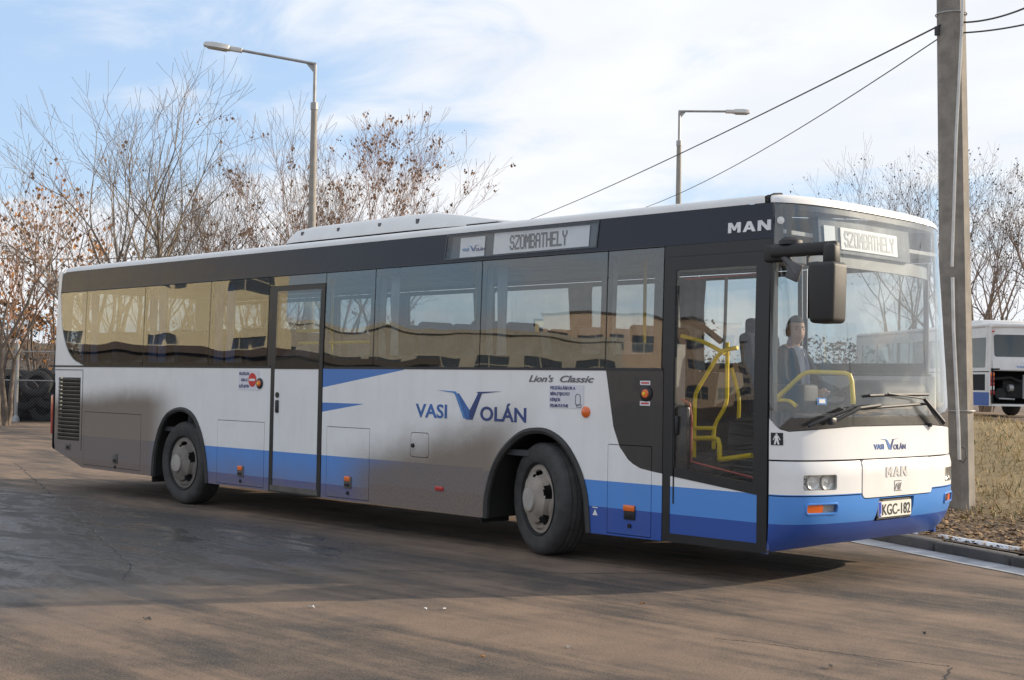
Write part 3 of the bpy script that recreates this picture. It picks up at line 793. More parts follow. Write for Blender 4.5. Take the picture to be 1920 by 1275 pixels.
def button(x_, z_, r_):
    Rb = Matrix.Rotation(pi/2, 3, 'X'); b_ = MB(); b_.lathe([(.0001, 0), (r_, 0), (r_, .012), (r_*.8, .018), (.0001, .019)], (x_, .002, z_), Rb, 20)
    o = b_.build('door_button', 'ink', bus); b_ = MB(); b_.lathe([(.0001, 0), (r_*.58, 0), (r_*.5, .008), (.0001, .01)], (x_, -.016, z_), Rb, 16); sub(b_.build('button_cap', 'orange_lens', bus), o)
    b_ = MB(); b_.lathe([(.0001, 0), (r_*.22, 0), (r_*.2, .004), (.0001, .005)], (x_-.006, -.026, z_), Rb, 10); sub(b_.build('button_mark', 'yellow_rail', bus), o)
button(-6.905, 1.418, .058); button(-1.521, 1.40, .062)
for zz, hh, mm in ((1.485, .034, 'red_sign'), (1.322, .036, 'red_sign')):
    o = panel('sticker', rect(-1.585, zz-hh/2, -1.480, zz+hh/2), SR, 'sticker', bus, .002, (), None, off=.003)
    sub(panel('lettering', rect(-1.572, zz-.006, -1.493, zz+.006), SR, mm, bus, .002, (), None, off=.0045), o)
b_ = MB(); b_.lathe([(.0001, 0), (.046, 0), (.046, .012), (.03, .024), (.0001, .028)], (-2.164, .002, 1.237), Matrix.Rotation(pi/2, 3, 'X'), 20); b_.build('side_marker', 'orange_lens', bus)
panel('jack_mark', [(-2.075, .395), (-2.02, .395), (-2.047, .445)], SR, 'white_sign', bus, .002, (), None, off=.003)
panel('jack_mark', rect(-2.075, .455, -2.02, .463), SR, 'white_sign', bus, .002, (), None, off=.003)

# ---- middle door
dm = panel('rear_door', rect(-6.70, .275, -5.79, 2.452), SR, 'door_black', bus, .035, [rect(-6.635, .335, -5.855, 1.575), rect(-6.60, 1.70, -5.87, 2.375)], .3, off=.006)
sub(panel('lower_panel', rect(-6.637, .333, -5.853, 1.577), SR, 'livery', bus, .02, (), .25, off=.002), dm)
sub(panel('pane', rect(-6.62, 1.585, -5.85, 2.40), SR, 'side_glass', bus, .005, (), .3, off=.009), dm)
sub(panel('rubber_sill', rect(-6.665, .290, -5.83, .345), SR, 'mud_trim', bus, .012, (), None, off=.012), dm)
mb = MB(); mb.rbox((-6.572, -.008, 1.18), (.055, .02, .135), .02); mb.lathe([(.0001, 0), (.03, 0), (.03, .012), (.0001, .013)], (-6.572, .0, 1.30), Matrix.Rotation(pi/2, 3, 'X'), 14); sub(mb.build('handle', 'ink', bus), dm)
panel('window', rect(-6.785, 2.458, -5.79, ZT), SR, 'side_glass', bus, .005, (), .3)
for xx in (-6.742, ):
    panel('door_post', rect(xx-.04, .28, xx+.04, 1.60), SR, 'mud_trim', bus, .03, (), .3, off=-.006)
panel('door_post', rect(-6.785, 1.605, -6.703, 2.452), SR, 'frit', bus, .02, (), .3, off=-.004)

# ---- front door
fd = panel('front_door', rect(-1.335, .252, -0.365, 2.475), SR, 'door_black', bus, .04, [[(-1.268, .318), (-.452, .318), (-.452, .672), (-1.268, .764)], [(-1.245, .835), (-.487, .752), (-.487, 2.372), (-1.245, 2.372)]], .3, off=.006)
sub(panel('lower_panel', [(-1.270, .316), (-.450, .316), (-.450, .674), (-1.270, .766)], SR, 'livery', bus, .02, (), .25, off=.002), fd)
sub(panel('pane', [(-1.26, .82), (-.472, .735), (-.472, 2.39), (-1.26, 2.39)], SR, 'door_glass', bus, .005, (), .3, off=.0), fd)
mb = MB(); mb.rbox((-1.205, .05, 1.02), (.16, .07, .58), .03); sub(mb.build('lock_case', 'door_black', bus), fd)
mb = MB(); mb.rbox((-1.21, -.002, 1.16), (.03, .02, .15), .012); sub(mb.build('handle', 'ink', bus), fd)
mb = MB(); mb.box((-1.235, .0, 1.4), (.012, .012, 1.7)); sub(mb.build('rubber_seal', 'rubber_old', bus), fd)
mb = MB(); mb.tube([(-1.20, .07, 2.30), (-.52, .07, 2.315)], .008, 6); mb.tube([(-1.22, .07, 1.36), (-1.14, .07, 1.33), (-1.12, .07, 1.22), (-1.12, .07, .88), (-.53, .07, .79)], .009, 6); sub(mb.build('door_seal', 'seal_red', bus), fd)
panel('door_post', rect(-1.368, .25, -1.338, 2.565), SR, 'frit', bus, .03, (), .3, off=-.004)
panel('lintel', rect(-1.368, 2.478, -.352, 2.566), SR, 'door_black', bus, .03, (), .3, off=-.002)
mb = MB(); mb.box((-.355, .045, 1.475), (.03, .07, 1.95)); mb.build('corner_post', 'door_black', bus)

# ---- roof: inset rings over the whole plan
def plan_loop(zz):
    pts = []
    for i in range(41):
        a = -NL+2*NL*i/40; p = FR(a, zz, 0); pts.append((p[0], p[1]))
    b0 = bz(zz)
    left = [(x_, 2.5-b0) for x_ in (-.43, -2.5, -5, -7.5, -9.5, -11.3)]
    rear = [(-11.55, 2.48-b0), (-11.70, 2.38), (-11.77, 2.2), (-11.80, 1.25), (-11.77, .3), (-11.70, .12), (-11.55, .02+b0)]
    right = [(x_, b0) for x_ in (-11.3, -9.5, -7.5, -5, -2.5, -.43)]
    return pts, left+rear+right
fp, rp_ = plan_loop(2.835); loop = fp+rp_; nF = len(fp)
ring = [(0, 2.835), (.006, 2.866), (.025, 2.890), (.07, 2.906), (.2, 2.920), (.5, 2.932), (.9, 2.938), (1.15, 2.940)]
def ringpts(dn):
    return [(-5.9+(x_+5.9)*(1-dn/6.0), 1.25+(y_-1.25)*(1-dn/1.25)) for x_, y_ in loop]
for part in (0, 1):
    mb = MB(); N_ = len(loop); vs = []
    for dn, zz in ring: vs += [(x_, y_, zz) for x_, y_ in ringpts(dn)]
    fs = []
    for r_ in range(len(ring)-1):
        for k in range(N_):
            q = (k+1) % N_; isf = (k < nF-1)
            gapf = (k == nF-1) or (k == N_-1)
            if gapf: continue
            if (part == 0) == isf: fs.append((r_*N_+k, r_*N_+q, (r_+1)*N_+q, (r_+1)*N_+k))
    mb.add(vs, fs)
    if part == 1: mb.add([(x_, y_, 2.940) for x_, y_ in ringpts(1.15)], [tuple(range(N_))])
    used = sorted({i for f in mb.f for i in f}); ix = {u: k for k, u in enumerate(used)}
    m2 = MB(); m2.add([mb.v[u] for u in used], [tuple(ix[i] for i in f) for f in mb.f]); m2.build('roof_cap' if part == 0 else 'roof', 'roof_white', bus, True, 50)
mb = MB(); mb.tube([(-.40, y_, z_) for y_, z_ in ((.03, 2.832), (.036, 2.866), (.058, 2.888), (.10, 2.903), (.20, 2.915))], .011, 6); mb.build('roof_seam', 'gap_black', bus)
mb = MB(); mb.box((-5.9, 1.25, 2.62), (11.2, 2.30, .03)); mb.build('ceiling', 'ceiling', bus)
# roof air conditioner: a long shell with a drooping nose
ac = MB(); st = [(-7.26, .66, .03), (-7.20, .74, .09), (-7.05, .76, .175), (-6.8, .76, .195), (-6.0, .76, .20), (-5.1, .76, .205), (-4.75, .75, .195), (-4.45, .72, .15), (-4.05, .62, .075), (-3.65, .50, .02)]
prof = [(1.0, .02), (1.0, .18), (.965, .62), (.93, .86), (.86, .97), (.7, 1.0), (0, 1.03)]
vs = []
for x_, hw, h_ in st:
    row = [(u*hw, v*h_) for u, v in prof]; row = row+[(-u, v) for u, v in reversed(row[:-1])]
    vs += [(x_, 1.25-u, 2.985+v*.9) for u, v in row]
n_ = len(prof)*2-1
ac.add(vs, [(i*n_+j, (i+1)*n_+j, (i+1)*n_+j+1, i*n_+j+1) for i in range(len(st)-1) for j in range(n_-1)]+[tuple(range(n_)), tuple(range((len(st)-1)*n_, len(st)*n_))])
aco = ac.build('air_conditioner', 'roof_white', bus, True, 60)
for x_ in (-6.9, -6.25, -5.55, -4.95):
    mb = MB(); mb.box((x_, .515, 3.075), (.04, .02, .05)); sub(mb.build('clip', 'grey_plastic', bus), aco)
mb = MB(); mb.box((-5.5, 1.25, 2.965), (3.3, 1.36, .07)); sub(mb.build('plinth_shadow', 'gap_black', bus), aco)  # black inset plinth stands in for the shadow under the unit's overhang
mb = MB(); mb.rbox((-9.9, 1.1, 2.965), (.7, .6, .08), .03); mb.build('roof_hatch', 'roof_white', bus)

# ---- nose
TOPZ = 1.165
wsweep = [(NL-.0, 1.235), (NL-.045, 1.20), (NL-.10, 1.160), (NL-.17, 1.143)]
up_top = [(-a, z_) for a, z_ in wsweep]+[(-NL+.5, 1.165), (-.6, 1.18), (0, 1.182), (.6, 1.18), (NL-.5, 1.165)]+[(a, z_) for a, z_ in reversed(wsweep)]
up = [(-NL, .938), (NL, .938)]+up_top[::-1]
panel('front_panel', up, FR, 'livery', bus, .02, (), .06)
ay = AY
flapo = rrect(ay(.725), .642, ay(1.775), .958, .035)
hl_ = lambda lo, hi, z0, z1, r_: (rrect(ay(lo), z0, ay(hi), z1, r_), rrect(ay(2.5-hi), z0, ay(2.5-lo), z1, r_))
H1, H2 = hl_(.142, .436, .716, .830, .018)
I1, I2 = hl_(.165, .448, .543, .618, .022)
hp_lo = .678
notch_r = [(ay(.725), hp_lo), (ay(.725), .924)]; notch_l = [(ay(1.775), .924), (ay(1.775), hp_lo)]
panel('headlamp_panel', [(-NL, hp_lo), (ay(.718), hp_lo), (ay(.718), .926), (-NL, .926)], FR, 'livery', bus, .03, [H1], .05)
panel('headlamp_panel', [(ay(1.782), hp_lo), (NL, hp_lo), (NL, .926), (ay(1.782), .926)], FR, 'livery', bus, .03, [H2], .05)
panel('service_flap', rrect(ay(.727), .645, ay(1.773), .928, .04), FR, 'roof_white', bus, .03, (), .05, off=.004)
PL = rect(ay(.94), .470, ay(1.46), .640)
bl = [(-NL, .245), (-NL+.12, .25), (-NL+.35, .275), (-.75, .30), (0, .31), (.75, .30), (NL-.35, .29), (NL-.12, .30), (NL, .31), (NL, .670), (ay(1.782), .670)]
bl += [(ay(1.775), .660), (ay(1.735), .637), (ay(.765), .637), (ay(.725), .660), (ay(.718), .670), (-NL, .670)]
pl_hole = [(ay(.93), .462), (ay(1.47), .462), (ay(1.475), .632), (ay(.955), .632)]
panel('bumper', bl, FR, 'livery', bus, .03, [pl_hole, I1, I2], .05)
panel('bumper_backing', [(-NL+.03, .46), (NL-.03, .46), (NL-.03, 1.15), (-NL+.03, 1.15)], FR, 'gap_black', bus, .01, [H1, H2, I1, I2], .07, off=-.045)
# lamps
for H, I, sg in ((H1, I1, 1), (H2, I2, -1)):
    a0 = min(p[0] for p in H); a1 = max(p[0] for p in H)
    hd = panel('headlamp', H, FR, 'lamp_silver', bus, .004, (), .05, off=-.034)
    for fr_, r_, mm in ((.30, .052, 'white_lens'), (.72, .052, 'chrome')):
        p = Vector(FR(a0+(a1-a0)*fr_, .773, -.02)); pn = Vector(FR(a0+(a1-a0)*fr_, .773, .05))-p
        mb = MB(); mb.lathe([(.056, -.004), (.053, .006), (.049, .004), (.036, -.006), (.014, -.011), (.011, .0), (.0001, .002)], p, pn.normalized().to_track_quat('Z', 'Y').to_matrix(), 18); sub(mb.build('reflector_bowl', 'lamp_silver', bus), hd)
    sub(panel('lamp_rim', H, FR, 'chrome', bus, .022, [shrink(H, .006)], .05, off=-.012), hd)
    sub(panel('lens', H, FR, 'lens_glass', bus, .004, (), .04, off=-.003), hd)
    a0 = min(p[0] for p in I); a1 = max(p[0] for p in I); md = a0+(a1-a0)*(.52 if sg == 1 else .48)
    il = panel('indicator', rrect(a0+.004, .547, md, .614, .02) if sg == 1 else rrect(md, .547, a1-.004, .614, .02), FR, 'orange_lens', bus, .02, (), .04, off=-.006)
    fl_ = panel('fog_lamp', rrect(md+.004, .547, a1-.004, .614, .012) if sg == 1 else rrect(a0+.004, .547, md-.004, .614, .012), FR, 'lamp_silver', bus, .006, (), .04, off=-.03)
    sub(panel('lens', rrect(md+.004, .547, a1-.004, .614, .012) if sg == 1 else rrect(a0+.004, .547, md-.004, .614, .012), FR, 'lens_glass', bus, .004, (), .04, off=-.006), fl_)
    mb = MB(); mb.tube([FR(p[0], p[1], .002) for p in I+[I[0]]], .009, 6); mb.build('lamp_surround', 'livery', bus)
# number plate, tilted in its recess
pm = lambda a, b_, off: FR(a, .545, .0+off)[:2]+(b_,)
npz = panel('number_plate', rrect(ay(.955), .486, ay(1.445), .606, .012), pm, 'plate_white', bus, .006, (), .1, off=.0)
sub(panel('plate_holder', rrect(ay(.95), .470, ay(1.45), .626, .008), pm, 'ink', bus, .008, (), .1, off=-.008), npz)
sub(panel('band', rect(ay(.962), .490, ay(1.0), .602), pm, 'eu_blue', bus, .002, (), None, off=.002), npz)
sub(panel('clip', rect(ay(1.02), .606, ay(1.40), .618), pm, 'mud_trim', bus, .004, (), None, off=.001), npz)
sub(lettering('lettering', 'KGC-182', pm, 'ink', bus, .118, ay(1.015), .502, ay(1.425)-ay(1.015), .003, .003, .001), npz)
sub(lettering('lettering', 'H', pm, 'white_sign', bus, .028, ay(.973), .497, .016, .004, .002), npz)
panel('plate_recess', [(ay(.925), .455), (ay(1.48), .455), (ay(1.48), .64), (ay(.945), .64)], FR, 'ink', bus, .004, (), .06, off=-.036)
# writing on the nose
lg = MB(); lg.box((-.09, 1.15, 1.04), (.01, .02, .02)); mk2 = lg.build('company_mark', 'white_sign', bus)
mark(FR, mk2, ay(.915), 1.000, ay(1.375)-ay(.915), off=.004)
em_o = block_word('maker_lettering', FR, 'ink_grey_mid', None, ay(1.052), .790, ay(1.372)-ay(1.052), .078, .0055, .002)
block_word('raised_lettering', FR, 'emboss', em_o, ay(1.046), .794, ay(1.372)-ay(1.052), .078, .009, .004)
eb = panel('maker_emblem', rect(ay(1.165), .680, ay(1.265), .762), FR, 'ink_grey', bus, .003, [rect(ay(1.172), .686, ay(1.258), .756)], None, off=.006)
sub(panel('lion_strokes', [(ay(1.178), .690), (ay(1.19), .690), (ay(1.225), .735), (ay(1.25), .75), (ay(1.20), .735)], FR, 'ink_grey', bus, .003, (), None, off=.006), eb)
sub(panel('lion_strokes', [(ay(1.215), .690), (ay(1.227), .690), (ay(1.237), .728), (ay(1.225), .724)], FR, 'ink_grey', bus, .003, (), None, off=.0062), eb)
sub(panel('lion_strokes', [(ay(1.24), .690), (ay(1.25), .690), (ay(1.254), .745), (ay(1.243), .735)], FR, 'ink_grey', bus, .003, (), None, off=.0064), eb)
pd = panel('pedestrian_sticker', rect(-NL+.025, 1.045, -NL+.125, 1.135), FR, 'ink', bus, .002, (), .05, off=.003)
c_ = -NL+.075
sub(panel('figure', [(c_-.022, 1.05), (c_-.008, 1.05), (c_, 1.078), (c_+.008, 1.05), (c_+.022, 1.05), (c_+.012, 1.09), (c_+.014, 1.102), (c_+.024, 1.08), (c_+.03, 1.084), (c_+.014, 1.115), (c_-.014, 1.115), (c_-.03, 1.084), (c_-.024, 1.08), (c_-.014, 1.102), (c_-.012, 1.09)], FR, 'white_sign', bus, .002, (), None, off=.005), pd)
sub(panel('figure', circ(c_, 1.123, .008, 10), FR, 'white_sign', bus, .002, (), None, off=.005), pd)
for zz in (.765, .800): panel('screw_hole', circ(-NL+.27, zz, .006, 8), FR, 'ink', bus, .002, (), None, off=.002)
# windscreen
ws_lo = [(a, z_+.006) for a, z_ in up_top]
wso = ws_lo+[(NL, 2.828), (-NL, 2.828)]
wsg = panel('windscreen', fixpoly(wso), FR, 'windscreen_glass', bus, .008, (), .07)
whole = [(-NL+.05, 1.30), (-NL+.30, 1.262), (-.4, 1.262), (.5, 1.262), (NL-.30, 1.262), (NL-.05, 1.30), (NL-.05, 2.74), (NL-.25, 2.785), (-NL+.33, 2.785), (-NL+.27, 2.72), (-NL+.26, 2.47), (-NL+.05, 2.40)]
sub(panel('screen_frit', fixpoly(wso), FR, 'frit', bus, .01, [fixpoly(whole)], .07, off=-.012), wsg)
b_ = MB(); p = Vector(FR(-NL+.17, 2.70, -.006)); pn = (Vector(FR(-NL+.17, 2.70, .05))-p).normalized(); b_.lathe([(.0001, 0), (.028, 0), (.028, .01), (.0001, .014)], p, pn.to_track_quat('Z', 'Y').to_matrix(), 14); sub(b_.build('clearance_lamp', 'white_lens', bus), wsg)
# destination board behind the windscreen
fb = panel('destination_box', rect(ay(.45), 2.50, ay(1.75), 2.76), FR, 'display_dark', bus, .10, (), .2, off=-.065)
sub(panel('name_board', rect(ay(.70), 2.53, ay(1.52), 2.70), FR, 'board_white', bus, .004, (), .2, off=-.055), fb)
sub(panel('line_board', rect(ay(.50), 2.53, ay(.63), 2.70), FR, 'board_white', bus, .004, (), .2, off=-.055), fb)
dots('lettering', 'SZOMBATHELY', FR, 'ink_grey_mid', fb, ay(.745), 2.552, ay(1.47)-ay(.745), .125, -.053)
sub(panel('header_panel', rect(-NL+.30, 2.40, NL-.12, 2.50), FR, 'visor_grey', bus, .03, (), .2, off=-.10), fb)
# wipers
def wp(px_, py_, off=.04):
    d_ = ray(px_, py_); lo = 6.0
    for k in range(2000):
        p_ = CAM+d_*(lo+k*.005)
        if 0 <= p_.y <= 2.5 and p_.x <= fy(p_.y, p_.z, off)[0]: return p_
    return CAM+d_*13.0
w1_ = MB(); w1_.tube([wp(1516, 799, .05), wp(1545, 786, .06), wp(1598, 765, .06)], .013, 6); w1_.tube([wp(1556, 794, .05), wp(1575, 784, .06), wp(1612, 765, .06)], .015, 6)
w1_.rbox(wp(1560, 790, .05), (.05, .07, .06), .015)
wo_ = w1_.build('wiper', 'black_trim', bus)
mb = MB(); mb.tube([wp(1580, 769, .035), wp(1660, 763, .03), wp(1738, 757, .035)], .012, 6); mb.tube([wp(1606, 766, .05), wp(1650, 760, .05)], .014, 6); sub(mb.build('wiper_blade', 'ink', bus), wo_)
w2_ = MB(); w2_.tube([wp(1733, 748, .06), wp(1750, 770, .07), wp(1767, 792, .07)], [.014, .022, .028], 6)
w2o = w2_.build('wiper', 'black_trim', bus); mb = MB(); mb.tube([wp(1630, 742, .03), wp(1680, 740, .03), wp(1740, 740, .035)], .012, 6); mb.tube([wp(1665, 738, .05), wp(1733, 748, .06)], .007, 6); sub(mb.build('wiper_blade', 'ink', bus), w2o)
mb = MB(); mb.lathe([(.0001, 0), (.02, 0), (.018, .03), (.0001, .032)], wp(1743, 800, .01), None, 10); mb.build('washer_jet', 'ink', bus)
# inspection sticker on the glass
sub(panel('sticker', rect(ay(.275), 1.345, ay(.36), 1.395), FR, 'logo_light', bus, .002, (), .05, off=.004), wsg)
sub(panel('sticker_print', rect(ay(.29), 1.355, ay(.345), 1.385), FR, 'white_sign', bus, .002, (), .05, off=.006), wsg)

# ---- mirror on its arm
mr = MB(); mr.rbox((-.29, -.03, 2.445), (.16, .09, .13), .02); mr.rbox((-.02, -.07, 2.455), (.56, .075, .095), .025); mr.rbox((.215, -.085, 2.405), (.10, .11, .16), .03)
mro = mr.build('mirror', 'mirror_black', bus, True, 50)
bm_ = bmesh.new(); bmesh.ops.create_cube(bm_, size=1.0)
for q in bm_.verts: q.co = Vector((q.co.x*(.215 if q.co.z > 0 else .195), q.co.y*.20, q.co.z*.43))
bmesh.ops.bevel(bm_, geom=bm_.edges[:], offset=.035, segments=4, profile=.5, affect='EDGES')
me_ = bpy.data.meshes.new('housing'); bm_.to_mesh(me_); bm_.free()
ho = sub(link('housing', me_, 'mirror_black', bus, True, 60), mro); ho.location = (.195, -.10, 2.135)
mb = MB(); mb.box((.078, -.10, 2.13), (.006, .15, .35)); sub(mb.build('mirror_glass', 'chrome', bus), mro)
mb = MB(); mb.tube([(-.20, -.06, 2.42), (-.12, -.08, 2.35), (-.07, -.08, 2.28)], .03, 8); mb.rbox((-.09, -.09, 2.30), (.11, .03, .13), .01, rot=Matrix.Rotation(.4, 3, 'Y')); mb.tube([(.02, -.08, 2.42), (.02, -.08, 2.35), (.12, -.09, 2.35)], .014, 8); sub(mb.build('bracket', 'grey_plastic', bus), mro)
mb = MB(); mb.lathe([(.09, 0), (.085, .03), (.05, .055), (.0001, .06)], (-.16, -.03, 2.50), None, 14); sub(mb.build('knuckle', 'mirror_black', bus), mro)

# ---- rear end
def RR(b_, z_, off):                      # b runs from the right flank (0) to the left (2.5)
    u = abs(b_-1.25)/1.25; x_ = -11.95+.07*u**2+.20*max(0, (u-.86)/.14)**2; x_ += lerp(z_, [.4, .57, 1.6, 2.85], [.06, .0, .0, .10])
    return (x_-off, b_, z_)
rear_o = [(0.0, .50), (2.5, .50), (2.5, 1.585), (2.46, 2.84), (.04, 2.84), (0.0, 1.585)]
panel('rear_panel', rear_o, RR, 'livery', bus, .03, [rrect(.3, 1.75, 2.2, 2.6, .08), rect(.35, .65, 2.15, 1.35)], .12, flip=True)
panel('rear_window', rrect(.29, 1.74, 2.21, 2.61, .08), RR, 'side_glass', bus, .006, (), .3, flip=True, off=-.004)
panel('engine_cover', rect(.36, .66, 2.14, 1.34), RR, 'livery', bus, .02, (), .3, flip=True)
for y_ in (.05, 2.45):
    mb = MB(); q_ = RR(y_, .9, 0); mb.rbox((q_[0]+.05, y_ if y_ < 1 else y_, .95), (.12, .09, .52), .02); mb.build('tail_lamp', 'red_lens', bus)
mb = MB(); mb.tube([(-11.69, -.002, .52), (-11.69, -.002, 1.6), (-11.685, .045, 2.82)], .007, 6); mb.build('corner_seam', 'gap_black', bus)
# rear corner skin joining flank and back
cs = MB(); zz_ = [.50, .75, 1.0, 1.3, 1.585, 1.9, 2.3, 2.6, 2.84]
for side in (0, 1):
    vs = []
    for z_ in zz_:
        xe, ye, _ = RR(0.0, z_, 0); b0 = bz(z_)
        for k in range(5):
            u = k/4; x_ = -11.688+(xe+11.688)*u; y_ = b0*(1-u)+max(ye, b0*.9)*u
            vs.append((x_, y_ if side == 0 else 2.5-y_, z_))
    cs = MB(); cs.add(vs, [(i*5+j, i*5+j+1, (i+1)*5+j+1, (i+1)*5+j) for i in range(len(zz_)-1) for j in range(4)]); cs.build('corner_skin', 'livery', bus)
# ---- underside, floor, axles
mb = MB(); mb.box((-5.62, 1.25, .355), (4.3, 2.42, .04)); mb.box((-10.2, 1.25, .40), (1.9, 2.42, .04)); mb.box((-1.2, 1.25, .32), (1.5, 2.42, .04)); mb.box((-5.8, 1.25, .55), (11.0, .7, .35)); mb.build('chassis', 'underbody', bus)
mb = MB(); mb.box((-6.7, 1.25, .86), (10.2, 2.38, .05)); mb.box((-.85, 1.75, .86), (1.0, 1.3, .05)); mb.build('floor', 'floor_dark', bus)
mb = MB(); mb.box((-.95, .55, .40), (1.0, 1.05, .06)); mb.box((-1.50, .55, .64), (.10, 1.05, .48)); mb.box((-.95, 1.1, .63), (1.0, .05, .5)); mb.build('entrance_step', 'floor_dark', bus)
for x_ in (-8.53, -2.735):
    mb = MB(); mb.tube([(x_, .3, .48), (x_, 2.2, .48)], .09, 10); mb.build('axle', 'underbody', bus)
for x_ in (-9.23, -3.48):
    mb = MB(); mb.box((x_, .24, .42), (.02, .34, .42)); mb.build('mud_flap', 'rubber_old', bus)

# ---- wheels (turned round local Z, outward)
def wheel(loc, yaw, dirty):
    e = MB(); prof = [(.285, -.10), (.30, -.02), (.335, .0), (.40, .012), (.445, .004), (.466, -.018), (.476, -.035)]
    for k in range(4):
        z0 = -.045-k*.05; prof += [(.479, z0), (.480, z0-.034), (.468, z0-.037), (.468, z0-.045)]
    prof += [(.476, -.245), (.46, -.26), (.42, -.275), (.30, -.27), (.285, -.2)]
    R_ = Matrix.Rotation(yaw, 3, 'Z') @ Matrix.Rotation(pi/2, 3, 'X')
    e.lathe(prof, loc, R_, 64); ob = e.build('wheel', 'rubber', bus, True, 40)
    hubm = 'hub_dirty' if dirty else 'hub_metal'
    rr_ = [.0001, .06, .105, .112, .15, .185, .205, .218, .238, .25, .268, .285, .292]; na = 90; vs = []; fs = []
    for r_ in rr_:
        for k in range(na):
            th = 2*pi*k/na; lob = .5+.5*cos(5*(th-.35))                      # 1 at a notch, 0 between notches
            hgt_ = .085-.10*(r_/.29)**2 if r_ < .215 else (-.022+.016*(1-lob) if r_ < .255 else -.026)
            if r_ < .108: hgt_ = .086
            if .18 < r_ < .24: hgt_ -= .018*lob**2
            vs.append(R_ @ Vector((r_*cos(th), r_*sin(th), hgt_))+Vector(loc))
    for i in range(len(rr_)-1):
        for k in range(na):
            q = (k+1) % na; thm = 2*pi*(k+.5)/na; c5 = cos(5*(thm-.35)); rm = (rr_[i]+rr_[i+1])/2
            if (.205 <= rm <= .24 and c5 > .28) or (.185 <= rm < .205 and c5 > .80): continue
            fs.append((i*na+k, i*na+q, (i+1)*na+q, (i+1)*na+k))
    e = MB(); e.add(vs, fs); sub(e.build('wheel_cover', hubm, bus, True, 40), ob)
    e = MB(); e.lathe([(.286, -.028), (.28, -.11), (.0001, -.12)], loc, R_, 40); e.f = e.f[:-2]; e.mi = e.mi[:-2]; sub(e.build('rim', 'gap_black', bus), ob)
    e = MB(); e.lathe([(.292, -.027), (.300, -.012), (.312, .002), (.318, -.004)], loc, R_, 40); e.f = e.f[:-2]; e.mi = e.mi[:-2]; sub(e.build('rim_edge', 'rubber_old', bus), ob)
    e = MB(); e.lathe([(.098, .086), (.096, .090), (.0001, .091)], loc, R_, 28); sub(e.build('hub_badge', 'hub_badge', bus), ob)
    return ob
wheel((-8.53, .055, .480), 0.0, True)
wheel((-2.735, .02, .480), RAD(-19), False)
wheel((-8.53, 2.445, .480), pi, True); wheel((-2.735, 2.46, .480), pi+RAD(-19), False)

# ---- cabin
def seat_mesh():
    a = MB(); a.rbox((0, 0, 1.27), (.45, .42, .12), .04); b_ = MB(); Rs = Matrix.Rotation(RAD(-12), 3, 'Y'); b_.rbox((-.25, 0, 1.66), (.10, .42, .78), .045, 3, rot=Rs)
    c = MB(); c.box((0, 0, 1.05), (.08, .30, .36)); return a.mesh('cushion'), b_.mesh('backrest'), c.mesh('pedestal')
sm = seat_mesh(); first = True
for r_ in range(12):
    x_ = -10.9+.75*r_
    for y_ in (.36, .80, 1.72, 2.16):
        if y_ < 1 and -7.0 < x_ < -5.5: continue
        if x_ > -2.9 and y_ < 1: continue
        o = link('passenger_seat', sm[0], 'seat_cloth' if first else None, bus); o.location = (x_, y_, 0); 
        for nm, me in (('backrest', sm[1]), ('pedestal', sm[2])):
            c = _link0(nm, me, ('seat_cloth' if nm == 'backrest' else 'grey_plastic') if first else None, o)
        first = False
def curtain(x_, y_, wd, mt):
    mb = MB(); N_ = 14; vs = []
    for k in range(N_+1):
        u = k/N_; yy = y_+.018*sin(u*pi*5)
        vs += [(x_+wd*u, yy, 1.62), (x_+wd*u*.72+wd*.14, yy, 1.95), (x_+wd*u, yy, 2.54)]
    mb.add(vs, [(i*3+j, (i+1)*3+j, (i+1)*3+j+1, i*3+j+1) for i in range(N_) for j in range(2)]); mb.build('curtain', mt, bus, True, 80)
for x_ in (-11.25, -10.99, -9.52, -9.30, -8.06, -7.82): curtain(x_, .14, .20, 'curtain')
for x_ in (-5.10, -4.90, -3.58, -3.40, -2.1): curtain(x_, .14, .14, 'curtain_pale')
for i, x_ in enumerate(xl[1:7]): curtain(x_-.18, 2.34, .36, 'curtain' if i < 3 else 'curtain_pale')
def add_rail(name, pts, r_=.0175):
    P_ = []
    pts = [Vector(p) for p in pts]
    for i, p in enumerate(pts):
        if 0 < i < len(pts)-1:
            a = (pts[i-1]-p); b_ = (pts[i+1]-p); k = min(.06, a.length*.4, b_.length*.4)
            p0 = p+a.normalized()*k; p1 = p+b_.normalized()*k
            P_ += [p0, (p0+p1)*.25+p*.5, p1]
        else: P_.append(p)
    mb = MB(); mb.tube(P_, r_, 10); return mb.build(name, 'yellow_rail', bus)
Y0 = .62
V_ = lambda px_, py_, y_=Y0: pix(px_, py_, 1, y_)
add_rail('handrail', [V_(1301, 873), V_(1303, 738), V_(1352, 657), V_(1383, 652)])
add_rail('handrail', [V_(1364, 642, .85), V_(1363, 757, .85), V_(1338, 800, .85), V_(1338, 842, .85)])
add_rail('handrail', [V_(1278, 630), V_(1318, 640), V_(1358, 662)])
add_rail('handrail', [V_(1283, 803), V_(1340, 803)]); 
for p0, p1, p2 in (((1283, 823), (1349, 821), (1349, 862)), ((1349, 862), (1380, 858), (1410, 854))):
    add_rail('handrail', [V_(*p0), V_(*p1), V_(*p2)], .022)
add_rail('handrail', [V_(1372, 690, 1.2), V_(1386, 745, 1.2), V_(1384, 812, 1.2)])
mb = MB(); mb.tube([V_(1280, 600), V_(1320, 615), V_(1352, 640)], .028, 8); mb.build('ticket_rest', 'dash', bus)
mb = MB(); mb.tube([V_(1358, 660, .9), V_(1362, 520, .9)], .014, 8); mb.build('grab_pole', 'interior_grey', bus)
add_rail('handrail', [V_(1455, 748, .75), V_(1510, 697, .75), V_(1596, 700, .75), V_(1600, 758, .75)], .019)
